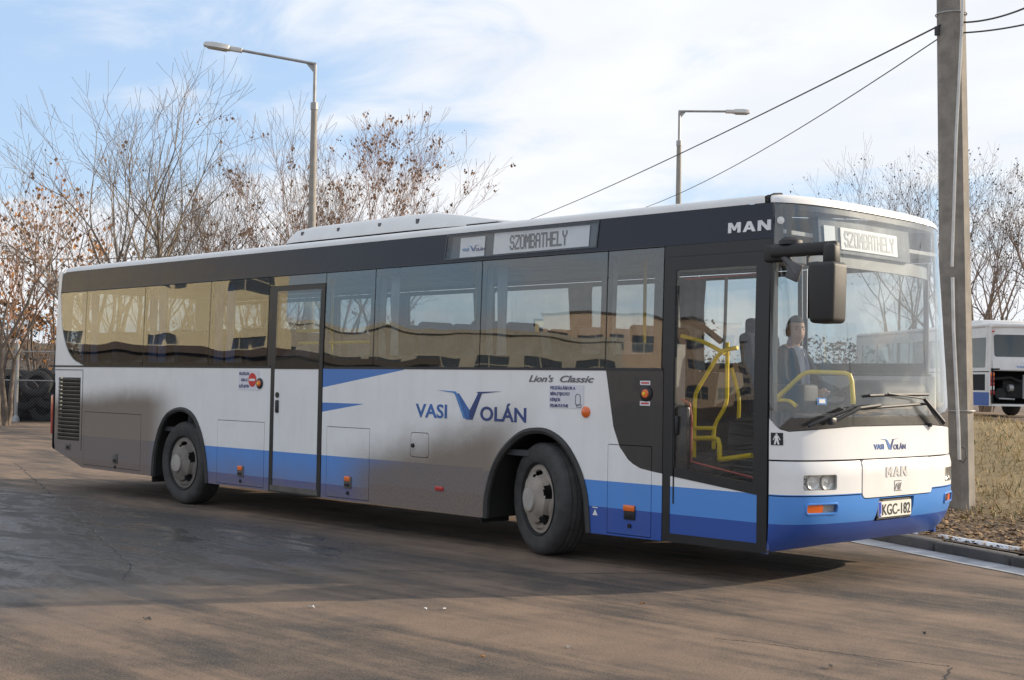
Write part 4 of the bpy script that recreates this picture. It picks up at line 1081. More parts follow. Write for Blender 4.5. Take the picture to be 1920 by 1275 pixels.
add_rail('handrail', [V_(1457, 750, 1.0), V_(1480, 751, 1.0), V_(1493, 762, 1.0)], .016)
for x_ in (-9.5, -7.0, -4.6, -2.4):
    add_rail('grab_pole', [(x_, 1.02, .88), (x_, 1.02, 2.6)], .016)
add_rail('handrail', [(-6.66, .30, 1.99), (-6.05, .30, 1.99)]); add_rail('handrail', [(-6.66, .32, 1.86), (-5.2, .32, 1.86), (-5.2, .32, 1.74)])
# screen between entrance and first seats
mb = MB(); mb.box((-1.95, .56, 1.35), (.03, .92, .95)); mb.build('entrance_screen', 'interior_grey', bus)
# dashboard and driver's place
ds = MB(); dz_ = [(-.62, 1.02), (-.60, 1.20), (-.40, 1.27), (-.12, 1.20), (-.10, 1.0)]
vs = []
for y_ in (.10, .5, 1.25, 2.0, 2.42):
    k = 1-.5*max(0, abs(y_-1.25)-.75)**2*1.0; sh = fy(y_, 1.2, 0)[0]
    vs += [(x_+sh*0.9, y_, z_) for x_, z_ in dz_]
ds.add(vs, [(i*5+j, i*5+j+1, (i+1)*5+j+1, (i+1)*5+j) for i in range(4) for j in range(4)]); ds.build('dashboard', 'dash', bus)
bn = MB()
bmx = bmesh.new(); bmesh.ops.create_cube(bmx, size=1.0)
for q in bmx.verts: q.co = Vector((q.co.x*.42*(0.8 if q.co.z > 0 else 1), q.co.y*.95*(0.82 if q.co.z > 0 else 1), q.co.z*.36+(0.0)))
bmesh.ops.bevel(bmx, geom=bmx.edges[:], offset=.09, segments=4, profile=.5, affect='EDGES')
me_ = bpy.data.meshes.new('binnacle'); bmx.to_mesh(me_); bmx.free(); o = link('binnacle', me_, 'dash', bus, True, 70); o.location = (-.42, 1.78, 1.36)
swc = Vector((-.80, 1.75, 1.40)); Rw = Matrix.Rotation(RAD(-28), 3, 'Y')
mb = MB(); mb.tube([Rw @ Vector((.225*cos(k*pi/16), .225*sin(k*pi/16), 0))+swc for k in range(33)], .015, 8, cap=False)
for k in range(3):
    a = pi/2+k*2*pi/3; mb.tube([swc-Rw @ Vector((0, 0, .05)), Rw @ Vector((.22*cos(a), .22*sin(a), 0))+swc], .013, 6)
mb.tube([swc-Rw @ Vector((0, 0, .05)), swc-Rw @ Vector((0, 0, .45))], .04, 8); mb.build('steering_wheel', 'dash', bus)
mb = MB(); mb.rbox((-1.36, 1.75, 1.16), (.48, .50, .14), .05); mb.rbox((-1.63, 1.75, 1.56), (.13, .50, .78), .05, 3, rot=Matrix.Rotation(RAD(-8), 3, 'Y')); mb.rbox((-1.70, 1.75, 1.98), (.10, .28, .20), .04, 3); mb.rbox((-1.36, 1.75, .98), (.30, .34, .24), .03); mb.build('driver_seat', 'seat_cloth', bus)
mb = MB(); mb.box((-1.98, 1.78, 1.24), (.03, 1.1, .70)); mb.build('cab_partition', 'dash', bus)
mb = MB(); mb.rbox((-.95, 1.22, 1.22), (.34, .22, .55), .03); mb.box((-.95, 1.22, .92), (.26, .18, .12)); mb.build('ticket_machine', 'dash', bus)

# ================================================================== THE DRIVER
def skinned(verts, edges, radii, root=0, sub_=2):
    me = bpy.data.meshes.new('figure'); me.from_pydata([tuple(v) for v in verts], edges, []); ob = bpy.data.objects.new('figure', me); col.objects.link(ob)
    md = ob.modifiers.new('skin', 'SKIN'); md.use_smooth_shade = True
    for i, v in enumerate(me.skin_vertices[0].data):
        r_ = radii[i]; v.radius = r_ if isinstance(r_, tuple) else (r_, r_); v.use_root = (i == root)
    sb = ob.modifiers.new('sub', 'SUBSURF'); sb.levels = sub_; sb.render_levels = sub_
    bpy.context.view_layer.update()
    out = bpy.data.meshes.new_from_object(ob.evaluated_get(bpy.context.evaluated_depsgraph_get()))
    bpy.data.objects.remove(ob); return out
def driver():
    ox, oy = -1.30, 1.76
    sw = swc
    hand_r = Rw @ Vector((-.04, -.232, .03))+sw; hand_l = Rw @ Vector((-.04, .232, .03))+sw
    P = {}; order = []
    def v(n, x_, y_, z_, r_): P[n] = len(order); order.append((Vector((x_, y_, z_)), r_))
    v('pel', ox-.06, oy, 1.29, (.15, .17)); v('bel', ox-.07, oy, 1.43, (.13, .16)); v('che', ox-.06, oy, 1.60, (.125, .175)); v('col', ox-.05, oy, 1.76, (.09, .13)); v('nek', ox-.03, oy, 1.835, .058); v('hea', ox-.01, oy, 1.91, .07)
    for s, hd, k in ((-1, hand_r, 'r'), (1, hand_l, 'l')):
        v('sh'+k, ox-.05, oy+s*.185, 1.735, .07); v('el'+k, ox+.06, oy+s*.27, 1.50, .05); v('wr'+k, hd.x-.09, hd.y, hd.z+.0, .034)
        v('hi'+k, ox+.02, oy+s*.10, 1.285, .095); v('kn'+k, ox+.42, oy+s*.13, 1.27, .07); v('an'+k, ox+.50, oy+s*.13, .97, .048); v('to'+k, ox+.66, oy+s*.13, .925, .04)
    E_ = [('pel', 'bel'), ('bel', 'che'), ('che', 'col'), ('col', 'nek'), ('nek', 'hea')]
    for k in 'rl': E_ += [('col', 'sh'+k), ('sh'+k, 'el'+k), ('el'+k, 'wr'+k), ('pel', 'hi'+k), ('hi'+k, 'kn'+k), ('kn'+k, 'an'+k), ('an'+k, 'to'+k)]
    me = skinned([o[0] for o in order], [(P[a], P[b_]) for a, b_ in E_], [o[1] for o in order], 0)
    mb = MB()
    mb.add([v_.co for v_ in me.vertices], [tuple(p.vertices) for p in me.polygons])
    for i, p in enumerate(me.polygons):
        c = p.center; mb.mi[i] = 1 if (c.z > 1.815 and abs(c.y-oy) < .12) else 0
    bpy.data.meshes.remove(me)
    # head: an egg with brow, nose, chin and ears, turned a little towards the camera
    yaw = RAD(-32); Rh = Matrix.Rotation(yaw, 3, 'Z'); hc = Vector((ox, oy, 1.965)); nu, nv = 24, 18; vs = []
    for j in range(nv+1):
        ph = pi*j/nv
        for i in range(nu):
            th = 2*pi*i/nu; x_, y_, z_ = sin(ph)*cos(th), sin(ph)*sin(th), cos(ph)
            r_ = Vector((x_*.098, y_*.075, z_*.128))
            if z_ < -.2: r_.x += .012*max(0, x_); r_.y *= 1-.25*(-z_-.2)
            if x_ > .8: r_.x += .028*math.exp(-((y_/.16)**2)-((z_+.10)/.16)**2)           # nose
            if x_ > .5: r_.x -= .010*math.exp(-(((abs(y_)-.36)/.16)**2)-((z_-.08)/.10)**2)  # eye sockets
            if x_ > .6: r_.x += .008*math.exp(-(y_/.3)**2-((z_+.46)/.09)**2)                 # mouth
            if x_ > .3: r_.x += .010*math.exp(-(y_/.35)**2-((z_+.80)/.14)**2)                # chin
            if abs(y_) > .9: r_.y += math.copysign(.014*math.exp(-((x_+.05)/.2)**2-(z_/.25)**2), y_)
            vs.append(Rh @ r_+hc)
    mb.add(vs, [(j*nu+i, (j+1)*nu+i, (j+1)*nu+(i+1) % nu, j*nu+(i+1) % nu) for j in range(nv) for i in range(nu)], 1)
    # hands: palm, four fingers curled round the rim, a thumb from the side of the palm
    for s, hd in ((-1, hand_r), (1, hand_l)):
        mb.rbox(hd+Vector((-.045, 0, .0)), (.085, .03, .08), .014, 2, mi=1)
        for f_ in range(4):
            b0 = hd+Vector((-.005, 0, .032-f_*.021)); L = (.9, 1.0, .95, .78)[f_]
            mb.tube([b0, b0+Vector((.030*L, s*.006, 0)), b0+Vector((.045*L, s*-.014, -.004)), b0+Vector((.028*L, s*-.034, -.008))], [.0095, .009, .0085, .007], 6, 1)
        b0 = hd+Vector((-.055, s*-.008, .035)); mb.tube([b0, b0+Vector((.025, s*-.018, .016)), b0+Vector((.05, s*-.022, .01))], [.011, .010, .008], 6, 1)
    ob = mb.build('person', ['suit', 'skin'], None, True, 60)
    tag(ob, 'driver in a dark suit, pale shirt and tie seated behind the windscreen', 'person')
    hb = MB(); vs = []
    for j in range(nv+1):
        ph = pi*j/nv
        for i in range(nu):
            th = 2*pi*i/nu; x_, y_, z_ = sin(ph)*cos(th), sin(ph)*sin(th), cos(ph); lim = .50 if x_ > .35 else (.0 if x_ > -.1 else -.45)
            vs.append((Rh @ Vector((x_*.104-.004, y_*.082, z_*.136))+hc, z_ >= lim))
    fs = [q for q in [(j*nu+i, (j+1)*nu+i, (j+1)*nu+(i+1) % nu, j*nu+(i+1) % nu) for j in range(nv) for i in range(nu)] if all(vs[k][1] for k in q)]
    hb.add([q[0] for q in vs], fs); used = sorted({i for f in fs for i in f}); ix = {u: k for k, u in enumerate(used)}
    h2 = MB(); h2.add([hb.v[u] for u in used], [tuple(ix[i] for i in f) for f in fs]); h2.build('hair', 'hair', ob)
    for s in (-1, 1):
        e = MB(); p = Rh @ Vector((.083, s*.030, .010))+hc; e.rbox(p, (.012, .022, .011), .005, 2, rot=Rh); e.build('eye', 'ink', ob)
        e = MB(); p = Rh @ Vector((.092, s*.030, .030))+hc; e.rbox(p, (.012, .034, .007), .003, 2, rot=Rh); e.build('eyebrow', 'hair', ob)
    e = MB(); e.rbox(Rh @ Vector((.094, 0, -.062))+hc, (.01, .045, .007), .003, 2, rot=Rh); e.build('mouth', 'mud_lips' if 'mud_lips' in M else 'red_dark', ob) if 'red_dark' in M else e.build('mouth', 'twig_red', ob)
    sh = MB(); sh.add([(ox+.065, oy-.055, 1.80), (ox+.065, oy+.055, 1.80), (ox+.085, oy+.06, 1.72), (ox+.10, oy+.035, 1.55), (ox+.10, oy, 1.42), (ox+.10, oy-.035, 1.55), (ox+.085, oy-.06, 1.72)], [(0, 1, 2, 3, 4, 5, 6)])
    vs = []
    for z_, hw, xx in ((1.83, .055, .035), (1.78, .066, .060), (1.72, .062, .085), (1.62, .048, .098), (1.52, .03, .098), (1.43, .012, .09)):
        vs += [(ox+xx-.02, oy-hw, z_), (ox+xx+.012, oy-hw*.5, z_), (ox+xx+.02, oy, z_), (ox+xx+.012, oy+hw*.5, z_), (ox+xx-.02, oy+hw, z_)]
    sh = MB(); sh.add(vs, [(i*5+j, i*5+j+1, (i+1)*5+j+1, (i+1)*5+j) for i in range(5) for j in range(4)]); sh.build('shirt_front', 'shirt', ob)
    ti = MB(); vs = []
    for z_, hw, xx in ((1.815, .014, .075), (1.79, .020, .090), (1.76, .013, .103), (1.65, .020, .128), (1.52, .026, .128), (1.46, .004, .12)):
        vs += [(ox+xx, oy-hw, z_), (ox+xx+.008, oy, z_), (ox+xx, oy+hw, z_)]
    ti.add(vs, [(i*3+j, i*3+j+1, (i+1)*3+j+1, (i+1)*3+j) for i in range(5) for j in range(2)]); ti.build('tie', 'tie', ob)
driver()

# ================================================================== POLES, LAMPS AND WIRES
def concrete_pole():
    b = pix(1797, 957, 2, .10); top = pix(1783, 3, 1, b.y+.05); k = (8.2-b.z)/(top.z-b.z); tp = b+(top-b)*k
    r_ = empty('concrete_pole', (b.x, b.y, verge_z(kerb_al(b.x, b.y), kerb_pe(b.x, b.y))-.06)); tag(r_, 'tall tapering concrete utility pole with conduit rising from the verge', 'pole')
    ang = YAW+.10; ex = Vector((cos(ang), sin(ang), 0)); ey = Vector((-sin(ang), cos(ang), 0)); mb = MB(); vs = []
    for u in (0, .2, .4, .6, .8, 1.0):
        c = b+(tp-b)*u; w_ = .185-.035*u; ch = .25
        for a, e in ((-1, -ch), (-ch, -1), (ch, -1), (1, -ch), (1, ch), (ch, 1), (-ch, 1), (-1, ch)): vs.append(c+ex*a*w_*.98+ey*e*w_)
    mb.add([q-r_.location for q in vs], [(i*8+j, i*8+(j+1) % 8, (i+1)*8+(j+1) % 8, (i+1)*8+j) for i in range(5) for j in range(8)]+[tuple(range(40, 48))])
    mb.build('shaft', 'concrete', r_, True, 25)
    cp = lambda px_, py_: (lambda q: q-ey*.0)(pix(px_, py_, 1, b.y-.19))-r_.location
    mb = MB(); mb.tube([cp(1807, -60), cp(1803, 60), cp(1793, 250), cp(1785, 500)], .017, 8); mb.tube([cp(1786, 520), cp(1788, 620), cp(1797, 800), cp(1799, 862)], .020, 8); mb.build('conduit', 'conduit', r_)
    mb = MB(); mb.tube([cp(1799, 862), cp(1806, 868), cp(1812, 858), cp(1810, 842), cp(1803, 838)], .006, 6); mb.build('cable_tail', 'wire', r_)
    for py_ in (24, 770):
        mb = MB(); c = b+(tp-b)*max(0, (pix(1790, py_, 1, b.y).z-b.z)/(tp.z-b.z)); vs = [c+(ex*cos(k*pi/8)+ey*sin(k*pi/8))*(.200-.035*max(0, (c.z-b.z)/(tp.z-b.z))) - r_.location for k in range(17)]
        mb.tube(vs, .008, 6, cap=False); mb.build('strap', 'galv', r_)
    hk = pix(1757, 50, 1, b.y-.12); mb = MB(); mb.tube([hk-r_.location, hk-r_.location+Vector((0, 0, -.10))], .03, 8); mb.build('insulator', 'wire', r_)
    return r_, hk
cpole, hook = concrete_pole()
def cable(p0, p1, sag, r_, label, n=24):
    mb = MB(); p0 = Vector(p0); p1 = Vector(p1)
    mb.tube([p0.lerp(p1, k/n)-Vector((0, 0, sag*4*(k/n)*(1-k/n))) for k in range(n+1)], r_, 5); tag(mb.build('overhead_wire', 'wire'), label, 'wire', 'overhead wires')
def far_pt(px_, py_, D):
    d_ = ray(px_, py_); h_ = math.hypot(d_.x, d_.y); return CAM+d_*(D/h_)
cable(hook, far_pt(960, 424, 52), .15, .011, 'heavier black overhead wire running from the concrete pole over the bus roof')
cable(hook+Vector((0, 0, -.15)), far_pt(1080, 415, 48), .55, .0075, 'thinner black overhead wire hanging below the heavier one')
hook2 = pix(1808, 42, 1, hook.y+.2)
cable(hook2, far_pt(2050, -60, 14), .12, .011, 'black wire leaving the concrete pole upwards past the conduit')
cable(hook2+Vector((0, 0, -.12)), far_pt(2050, 10, 14), .05, .010, 'black wire leaving the concrete pole just below the upper one')
cable(hook, hook2, -.02, .014, 'short wire tied across the head of the concrete pole')
cable(far_pt(-80, 482, 55), far_pt(330, 480, 55), .1, .018, 'thin black wire strung among the bare trees behind the bus')

def street_lamp(base, H, arm_dir, arm_len, rise, label, group='street lamps'):
    r_ = empty('street_lamp', base); tag(r_, label, 'street lamp', group)
    mb = MB(); mb.tube([(0, 0, -.1), (0, 0, H*.5), (0, 0, H-1.0)], [.12, .10, .075], 12); mb.build('post', 'galv_pole', r_)
    mb = MB(); mb.tube([(0, 0, H-1.15), (0, 0, H-.98)], .092, 12); mb.build('collar', 'galv', r_)
    d_ = Vector((arm_dir[0], arm_dir[1], 0)).normalized(); e0 = Vector((0, 0, H)); e1 = e0+d_*arm_len*.66+Vector((0, 0, rise*.66)); e2 = e0+d_*arm_len+Vector((0, 0, rise))
    mb = MB(); mb.tube([(0, 0, H-1.0), (0, 0, H-.04)], .042, 10); mb.tube([e0-Vector((0, 0, .03))-d_*.03, e1], .036, 10); mb.add([e0-Vector((0, 0, .28)), e0+d_*.22-Vector((0, 0, .02)), e0-Vector((0, 0, .02)), e0-Vector((0, 0, .28))+Vector((.01, .01, 0)), e0+d_*.22-Vector((-.01, -.01, .02)), e0-Vector((-.01, -.01, .02))], [(0, 1, 2), (5, 4, 3), (0, 3, 4, 1)]); mb.build('arm', 'galv', r_)
    ax = (e2-e1).normalized(); sd = ax.cross(Vector((0, 0, 1))).normalized(); up_ = sd.cross(ax); Rm = Matrix((ax, sd, up_)).transposed(); L = (e2-e1).length
    mb = MB(); mb.rbox(e1+ax*L*.16, (L*.34, .14, .11), .02, 2, rot=Rm); mb.build('gear_box', 'lamp_white', r_)
    mb = MB(); vs = []
    for u, hw, hh in ((.31, .09, .06), (.36, .14, .085), (.75, .15, .09), (.95, .12, .07), (1.0, .09, .045)):
        c = e1+ax*L*u
        vs += [c-sd*hw-up_*.05, c+sd*hw-up_*.05, c+sd*hw*.8+up_*(hh-.05+.03), c-sd*hw*.8+up_*(hh-.05+.03)]
    mb.add(vs, [(i*4+j, i*4+(j+1) % 4, (i+1)*4+(j+1) % 4, (i+1)*4+j) for i in range(4) for j in range(4)]+[(3, 2, 1, 0), (16, 17, 18, 19)]); hd = mb.build('lamp_head', 'lamp_white', r_, True, 50)
    mb = MB(); mb.rbox(e1+ax*L*.66-up_*.06, (L*.52, .22, .05), .02, 2, rot=Rm); mb.build('lens', 'lamp_lens', hd)
    return r_
def lamp_at(px_, py_, H):
    d_ = ray(px_, py_); k = (H-CAM.z)/d_.z; p = CAM+d_*k; return (p.x, p.y, terrain(p.x, p.y))
camR = Vector((_R.x, _R.y)); camF = Vector((_fwd.x, _fwd.y)).normalized()
street_lamp(lamp_at(591, 118, 9.2), 9.2, -camR, 2.72, .42, 'concrete street lamp with a long rising arm standing among the bare trees')
street_lamp(lamp_at(1274, 212, 10.2), 9.9, camR, 2.25, -.02, 'street lamp with a level arm standing behind the bus roof under the wires')
street_lamp((15.5, 18.0, 0), 8.5, (-.9, .1), 2.2, .3, 'street lamp reflected in the windscreen', 'street lamps across the lot')
street_lamp((14.0, 40.0, 0), 9.0, (-.9, .1), 2.2, .3, 'street lamp reflected small in the windscreen', 'street lamps across the lot')

# ================================================================== TREES
def grow(rnd, p, d_, L, r_, depth, maxd, segs, tips, wander, up, spread, lr=.80, shoot=False):
    pts = [p.copy()]; rs = [r_]; n_ = 4 if depth < 3 else 3; dd = d_.normalized(); side = []
    end = r_*.72
    for k in range(n_):
        dd = (dd+Vector((rnd.gauss(0, wander), rnd.gauss(0, wander), rnd.gauss(0, wander*.5)+up))).normalized()
        p = p+dd*(L/n_); pts.append(p.copy()); rs.append(max(.0042, r_+(end-r_)*(k+1)/n_)); side.append((p.copy(), dd.copy()))
    segs.append((pts, rs, depth))
    if depth >= maxd: tips.append((p.copy(), dd.copy())); return
    perp = dd.cross(Vector((rnd.gauss(0, 1), rnd.gauss(0, 1), rnd.gauss(0, 1)))); perp.normalize(); o2 = dd.cross(perp)
    nk = 2 if rnd.random() < .72 else 3; a0 = rnd.uniform(0, 2*pi)
    for k in range(nk):
        a = a0+2*pi*k/nk+rnd.gauss(0, .3); ax = perp*cos(a)+o2*sin(a); w_ = spread*rnd.uniform(.35, 1.1)
        grow(rnd, p, (dd+ax*w_), L*lr*rnd.uniform(.72, 1.12), end*rnd.uniform(.62, .86), depth+1, maxd, segs, tips, wander, up, spread, lr)
    if depth >= 1:
        for (q, qd) in side[:-1]:
            if rnd.random() < .80:
                ax = qd.cross(Vector((rnd.gauss(0, 1), rnd.gauss(0, 1), rnd.gauss(0, 1)))).normalized()
                grow(rnd, q, qd*.6+ax*.8+Vector((0, 0, .2)), L*.5*rnd.uniform(.6, 1.2), end*.38, max(depth+2, maxd-1), maxd, segs, tips, wander*1.3, up, spread, lr)
def tree(name, base, H, label, seed, stems=1, lean=.25, maxd=4, leaf=None, leafn=0, lsize=.06, bark='bark', twigm='twig', r0=.13, L0=None, group=None, spread=.5, hang=True, up=.06, trunk=.0, cat='tree', clump=1, lspan=.35, wander=.16):
    rnd = random.Random(seed); r_ = empty(name, base); tag(r_, label, cat, group)
    segs = []; tips = []; L0 = L0 or H*.36
    for s in range(stems):
        a = 2*pi*s/stems+rnd.uniform(-.5, .5); d0 = Vector((cos(a)*lean, sin(a)*lean, 1)) if stems > 1 else Vector((rnd.gauss(0, .04), rnd.gauss(0, .04), 1))
        p0 = Vector((cos(a)*.15*(stems > 1), sin(a)*.15*(stems > 1), -.1))
        if trunk:
            segs.append(([p0, p0+d0.normalized()*trunk], [r0*1.15, r0], 0)); p0 = p0+d0.normalized()*trunk
        grow(rnd, p0, d0, L0*rnd.uniform(.85, 1.15), r0*(1 if stems == 1 else rnd.uniform(.7, 1)), 0, maxd, segs, tips, wander, up, spread)
    zs_ = sorted(q.z for pts, _, _ in segs for q in pts); k = H/(zs_[int(len(zs_)*.985)]*1.04)
    tr = MB(); cr = MB()
    for pts, rs, dep in segs:
        P_ = [Vector((q.x*k, q.y*k, q.z*k)) for q in pts]
        (tr if dep < 2 else cr).tube(P_, rs, 6 if dep < 2 else 3, cap=False)
    tr.build('trunk', bark, r_, True, 80); cr.build('crown', twigm, r_, False)
    if leaf:
        lf = MB()
        for i in range(leafn):
            q, qd = rnd.choice(tips); 
            for c in range(clump):
                p = q*k+Vector((rnd.gauss(0, lspan*.3), rnd.gauss(0, lspan*.3), rnd.gauss(-.05, lspan*.3))); s_ = lsize*rnd.uniform(.5, 1.2); a = rnd.uniform(0, 2*pi)
                e1 = Vector((cos(a)*.4, sin(a)*.4, -1 if hang else rnd.gauss(0, .8)))*s_; e2 = Vector((-sin(a), cos(a), rnd.gauss(0, .3)))*s_*.45
                lf.add([p, p+e1*.5+e2, p+e1, p+e1*.5-e2], [(0, 1, 2, 3)])
        lf.build('leaves', leaf, r_, False)
    return r_
def tpos(px_, D): x_, y_ = at(px_, D); return (x_, y_, terrain(x_, y_))
def hgt(px_, py_, D): d_ = ray(px_, py_); return CAM.z+D*d_.z/math.hypot(d_.x, d_.y)
tree('bare_tree', tpos(228, 36), hgt(220, 178, 36), 'wide grey leafless tree with several stems rising behind the bus tail', 8, stems=7, lean=.42, maxd=6, r0=.15, bark='bark_grey', twigm='bark_grey', spread=.50, L0=2.6, up=.035, wander=.07)
tree('bare_tree', tpos(10, 42), hgt(10, 265, 42), 'slim bare tree with a few brown leaves beside the fence', 21, stems=3, lean=.22, maxd=5, r0=.10, leaf='leaf_brown', leafn=420, twigm='twig_red', lsize=.12, L0=2.2, spread=.5, wander=.08)
tree('bare_tree', tpos(85, 47), hgt(60, 330, 47), 'thin bare tree holding orange leaves behind the tyre pile', 23, stems=4, lean=.26, maxd=5, r0=.08, leaf='leaf_orange', leafn=900, twigm='twig_red', lsize=.13, L0=2.0, spread=.55, wander=.08)
tree('seed_tree', tpos(495, 38), hgt(495, 285, 38), 'rounded bare tree with scattered brown seed clusters left of the lamp', 34, stems=6, lean=.42, maxd=6, r0=.09, leaf='leaf_brown', leafn=90, clump=5, lspan=.20, lsize=.085, twigm='twig', spread=.45, L0=2.3, wander=.07)
tree('seed_tree', tpos(405, 41), hgt(405, 325, 41), 'bare twiggy tree between the wide grey tree and the rounded one', 38, stems=5, lean=.35, maxd=6, r0=.08, leaf='leaf_brown', leafn=50, clump=4, lspan=.20, lsize=.11, twigm='twig', spread=.45, L0=2.2, wander=.07)
tree('seed_tree', tpos(705, 38), hgt(700, 212, 38), 'pointed bare tree hung with many brown seed clusters right of the lamp', 41, stems=3, lean=.30, maxd=7, r0=.11, leaf='leaf_brown', leafn=420, clump=5, lspan=.2, lsize=.085, twigm='twig_red', spread=.52, L0=2.3, wander=.06, up=.05)
tree('seed_tree', tpos(632, 41), hgt(640, 265, 41), 'narrow bare tree directly behind the lamp post', 44, stems=3, lean=.2, maxd=6, r0=.09, leaf='leaf_brown', leafn=60, clump=4, lspan=.18, lsize=.11, twigm='twig', spread=.42, L0=2.2, wander=.07)
tree('bare_tree', tpos(1850, 58), hgt(1850, 318, 58), 'spreading dark bare tree with withered leaves behind the concrete pole', 52, stems=5, lean=.45, maxd=7, r0=.18, leaf='leaf_dark', leafn=700, clump=2, lspan=.4, lsize=.085, twigm='twig', spread=.58, L0=3.2, wander=.07)
tree('bare_tree', tpos(1945, 62), hgt(1945, 330, 62), 'thick trunked dark tree standing beside the parked bus', 57, stems=1, maxd=6, r0=.28, leaf='leaf_dark', leafn=450, clump=2, lspan=.4, lsize=.085, spread=.62, L0=3.0, trunk=3.4, wander=.07)
tree('bare_tree', tpos(1700, 60), hgt(1700, 325, 60), 'lower dark bare tree half hidden by the windscreen corner', 59, stems=4, lean=.35, maxd=5, r0=.12, leaf='leaf_dark', leafn=250, clump=2, lspan=.4, lsize=.085, spread=.55, L0=3.0, wander=.07)
# trees and conifers across the lot, mirrored in the windscreen
far1 = tree('bare_tree', (10, 52, 0), 5.0, 'bare tree across the lot', 66, stems=3, lean=.35, maxd=3, r0=.12, group='trees across the lot')
for x_, y_, s_ in ((17, 50, .55), (24, 46, .7), (30, 42, .5), (36, 36, .6), (22, 60, .75)):
    c = copy_tree(far1); c.location = (x_, y_, 0); c.scale = (s_, s_, s_); c.rotation_euler = (0, 0, x_)
# brown shrubs behind the tyre pile and along the back of the lot
def shrub(name, base, H, Wd, label, seed, leafm, n_=2600, group=None):
    rnd = random.Random(seed); r_ = empty(name, base); tag(r_, label, 'shrub', group); st = MB(); lf = MB()
    for i in range(26):
        a = rnd.uniform(0, 2*pi); q = Vector((cos(a)*rnd.uniform(.1, 1)*Wd, sin(a)*rnd.uniform(.1, .6)*Wd, H*rnd.uniform(.6, 1)))
        st.tube([(q.x*.2, q.y*.2, -.05), (q.x*.6, q.y*.6, q.z*.55), q], [.03, .018, .006], 4, cap=False)
    for i in range(n_):
        a = rnd.uniform(0, 2*pi); rr = rnd.random()**.6; zz = rnd.uniform(.05, 1); k = (1-zz**3*.6)
        p = Vector((cos(a)*rr*Wd*k, sin(a)*rr*Wd*.6*k, zz*H)); p *= 1+.25*noise.noise(p*1.2+Vector((seed, 0, 0)))
        if noise.noise(p*1.6+Vector((seed*2, 1, 0))) < -.12: continue
        s_ = rnd.uniform(.04, .10); e1 = Vector((rnd.gauss(0, 1), rnd.gauss(0, 1), rnd.gauss(0, 1))).normalized()*s_; e2 = e1.cross(Vector((rnd.gauss(0, 1), rnd.gauss(0, 1), rnd.gauss(0, 1)))).normalized()*s_*.6
        lf.add([p-e1, p+e2, p+e1, p-e2], [(0, 1, 2, 3)], rnd.choice((0, 0, 1, 2)))
    st.build('stems', 'twig_red', r_, True, 80); lf.build('leaves', leafm, r_, False); return r_
shrub('brown_shrub', tpos(62, 50), 3.6, 2.2, 'tall shrub with orange brown leaves behind the tyre pile', 71, ['leaf_orange', 'leaf_brown', 'leaf_dark'], 3600)
shrub('brown_shrub', tpos(-10, 52), 3.9, 2.2, 'reddish brown shrub behind the pale boards', 72, ['leaf_brown', 'leaf_brown', 'leaf_dark'], 3200)
sb = shrub('brown_shrub', tpos(150, 50), 3.0, 2.6, 'bare brown shrub in the hedge row behind the bus', 73, ['leaf_brown', 'leaf_dark', 'leaf_dark'], 1500, 'hedge row behind the bus')
for i, px_ in enumerate((260, 380, 520, 660, 800, 950, 1100, 1250, 1400, 1560, 1700)):
    c = copy_tree(sb); c.location = tpos(px_, 50+i % 3*3+(i > 7)*10); s_ = .8+.12*(i*7 % 5); c.scale = (s_*1.2, s_*1.2, s_*.85); c.rotation_euler = (0, 0, i*1.3)

# ================================================================== FENCE, TYRES, BOARDS (left edge)
fp_ = pix(29, 791, 2, 0.0)
def fence():
    r_ = empty('wire_fence', (fp_.x, fp_.y, 0)); tag(r_, 'galvanised wire mesh fence on round posts in front of the tyres', 'fence')
    dirf = Vector((camR.x, camR.y, 0)).normalized()
    for k in (-2, -1, 0, 1, 2):
        c = dirf*(k*2.6); mb = MB(); mb.tube([c, c+Vector((0, 0, 2.45))], .062, 10); mb.lathe([(.12, -.02), (.12, .12), (.07, .2), (.06, .21)], c, None, 12); mb.build('post', 'galv', r_)
    for z_ in (1.30, 2.2):
        mb = MB(); mb.tube([dirf*-5.2+Vector((0, 0, z_)), dirf*5.2+Vector((0, 0, z_))], .022, 6); mb.build('rail', 'galv', r_)
    mb = MB()
    for k in range(-60, 46):
        for s in (1, -1):
            a = k*.10; p0 = dirf*a+Vector((0, 0, .05)); p1 = dirf*(a+s*2.1)+Vector((0, 0, 2.15))
            if -5.2 <= min(a, a+s*2.1) and max(a, a+s*2.1) <= 5.2: mb.tube([p0, p1], .004, 3, cap=False)
    mb.build('wire_mesh', 'grey_plastic', r_, False)['kind'] = 'stuff'
fence()
tyb = MB(); tyb.lathe([(.27, -.12), (.30, -.13), (.42, -.135), (.48, -.11), (.50, -.06), (.50, .06), (.48, .11), (.42, .135), (.30, .13), (.27, .12), (.30, .08), (.33, .0), (.30, -.08), (.27, -.12)], n=28); tyb.f = tyb.f[:-2]; tyb.mi = tyb.mi[:-2]; tym = tyb.mesh('old_tyre')
rnd = random.Random(17); bk = Vector((camF.x, camF.y, 0)); rt = Vector((camR.x, camR.y, 0)); k = 0
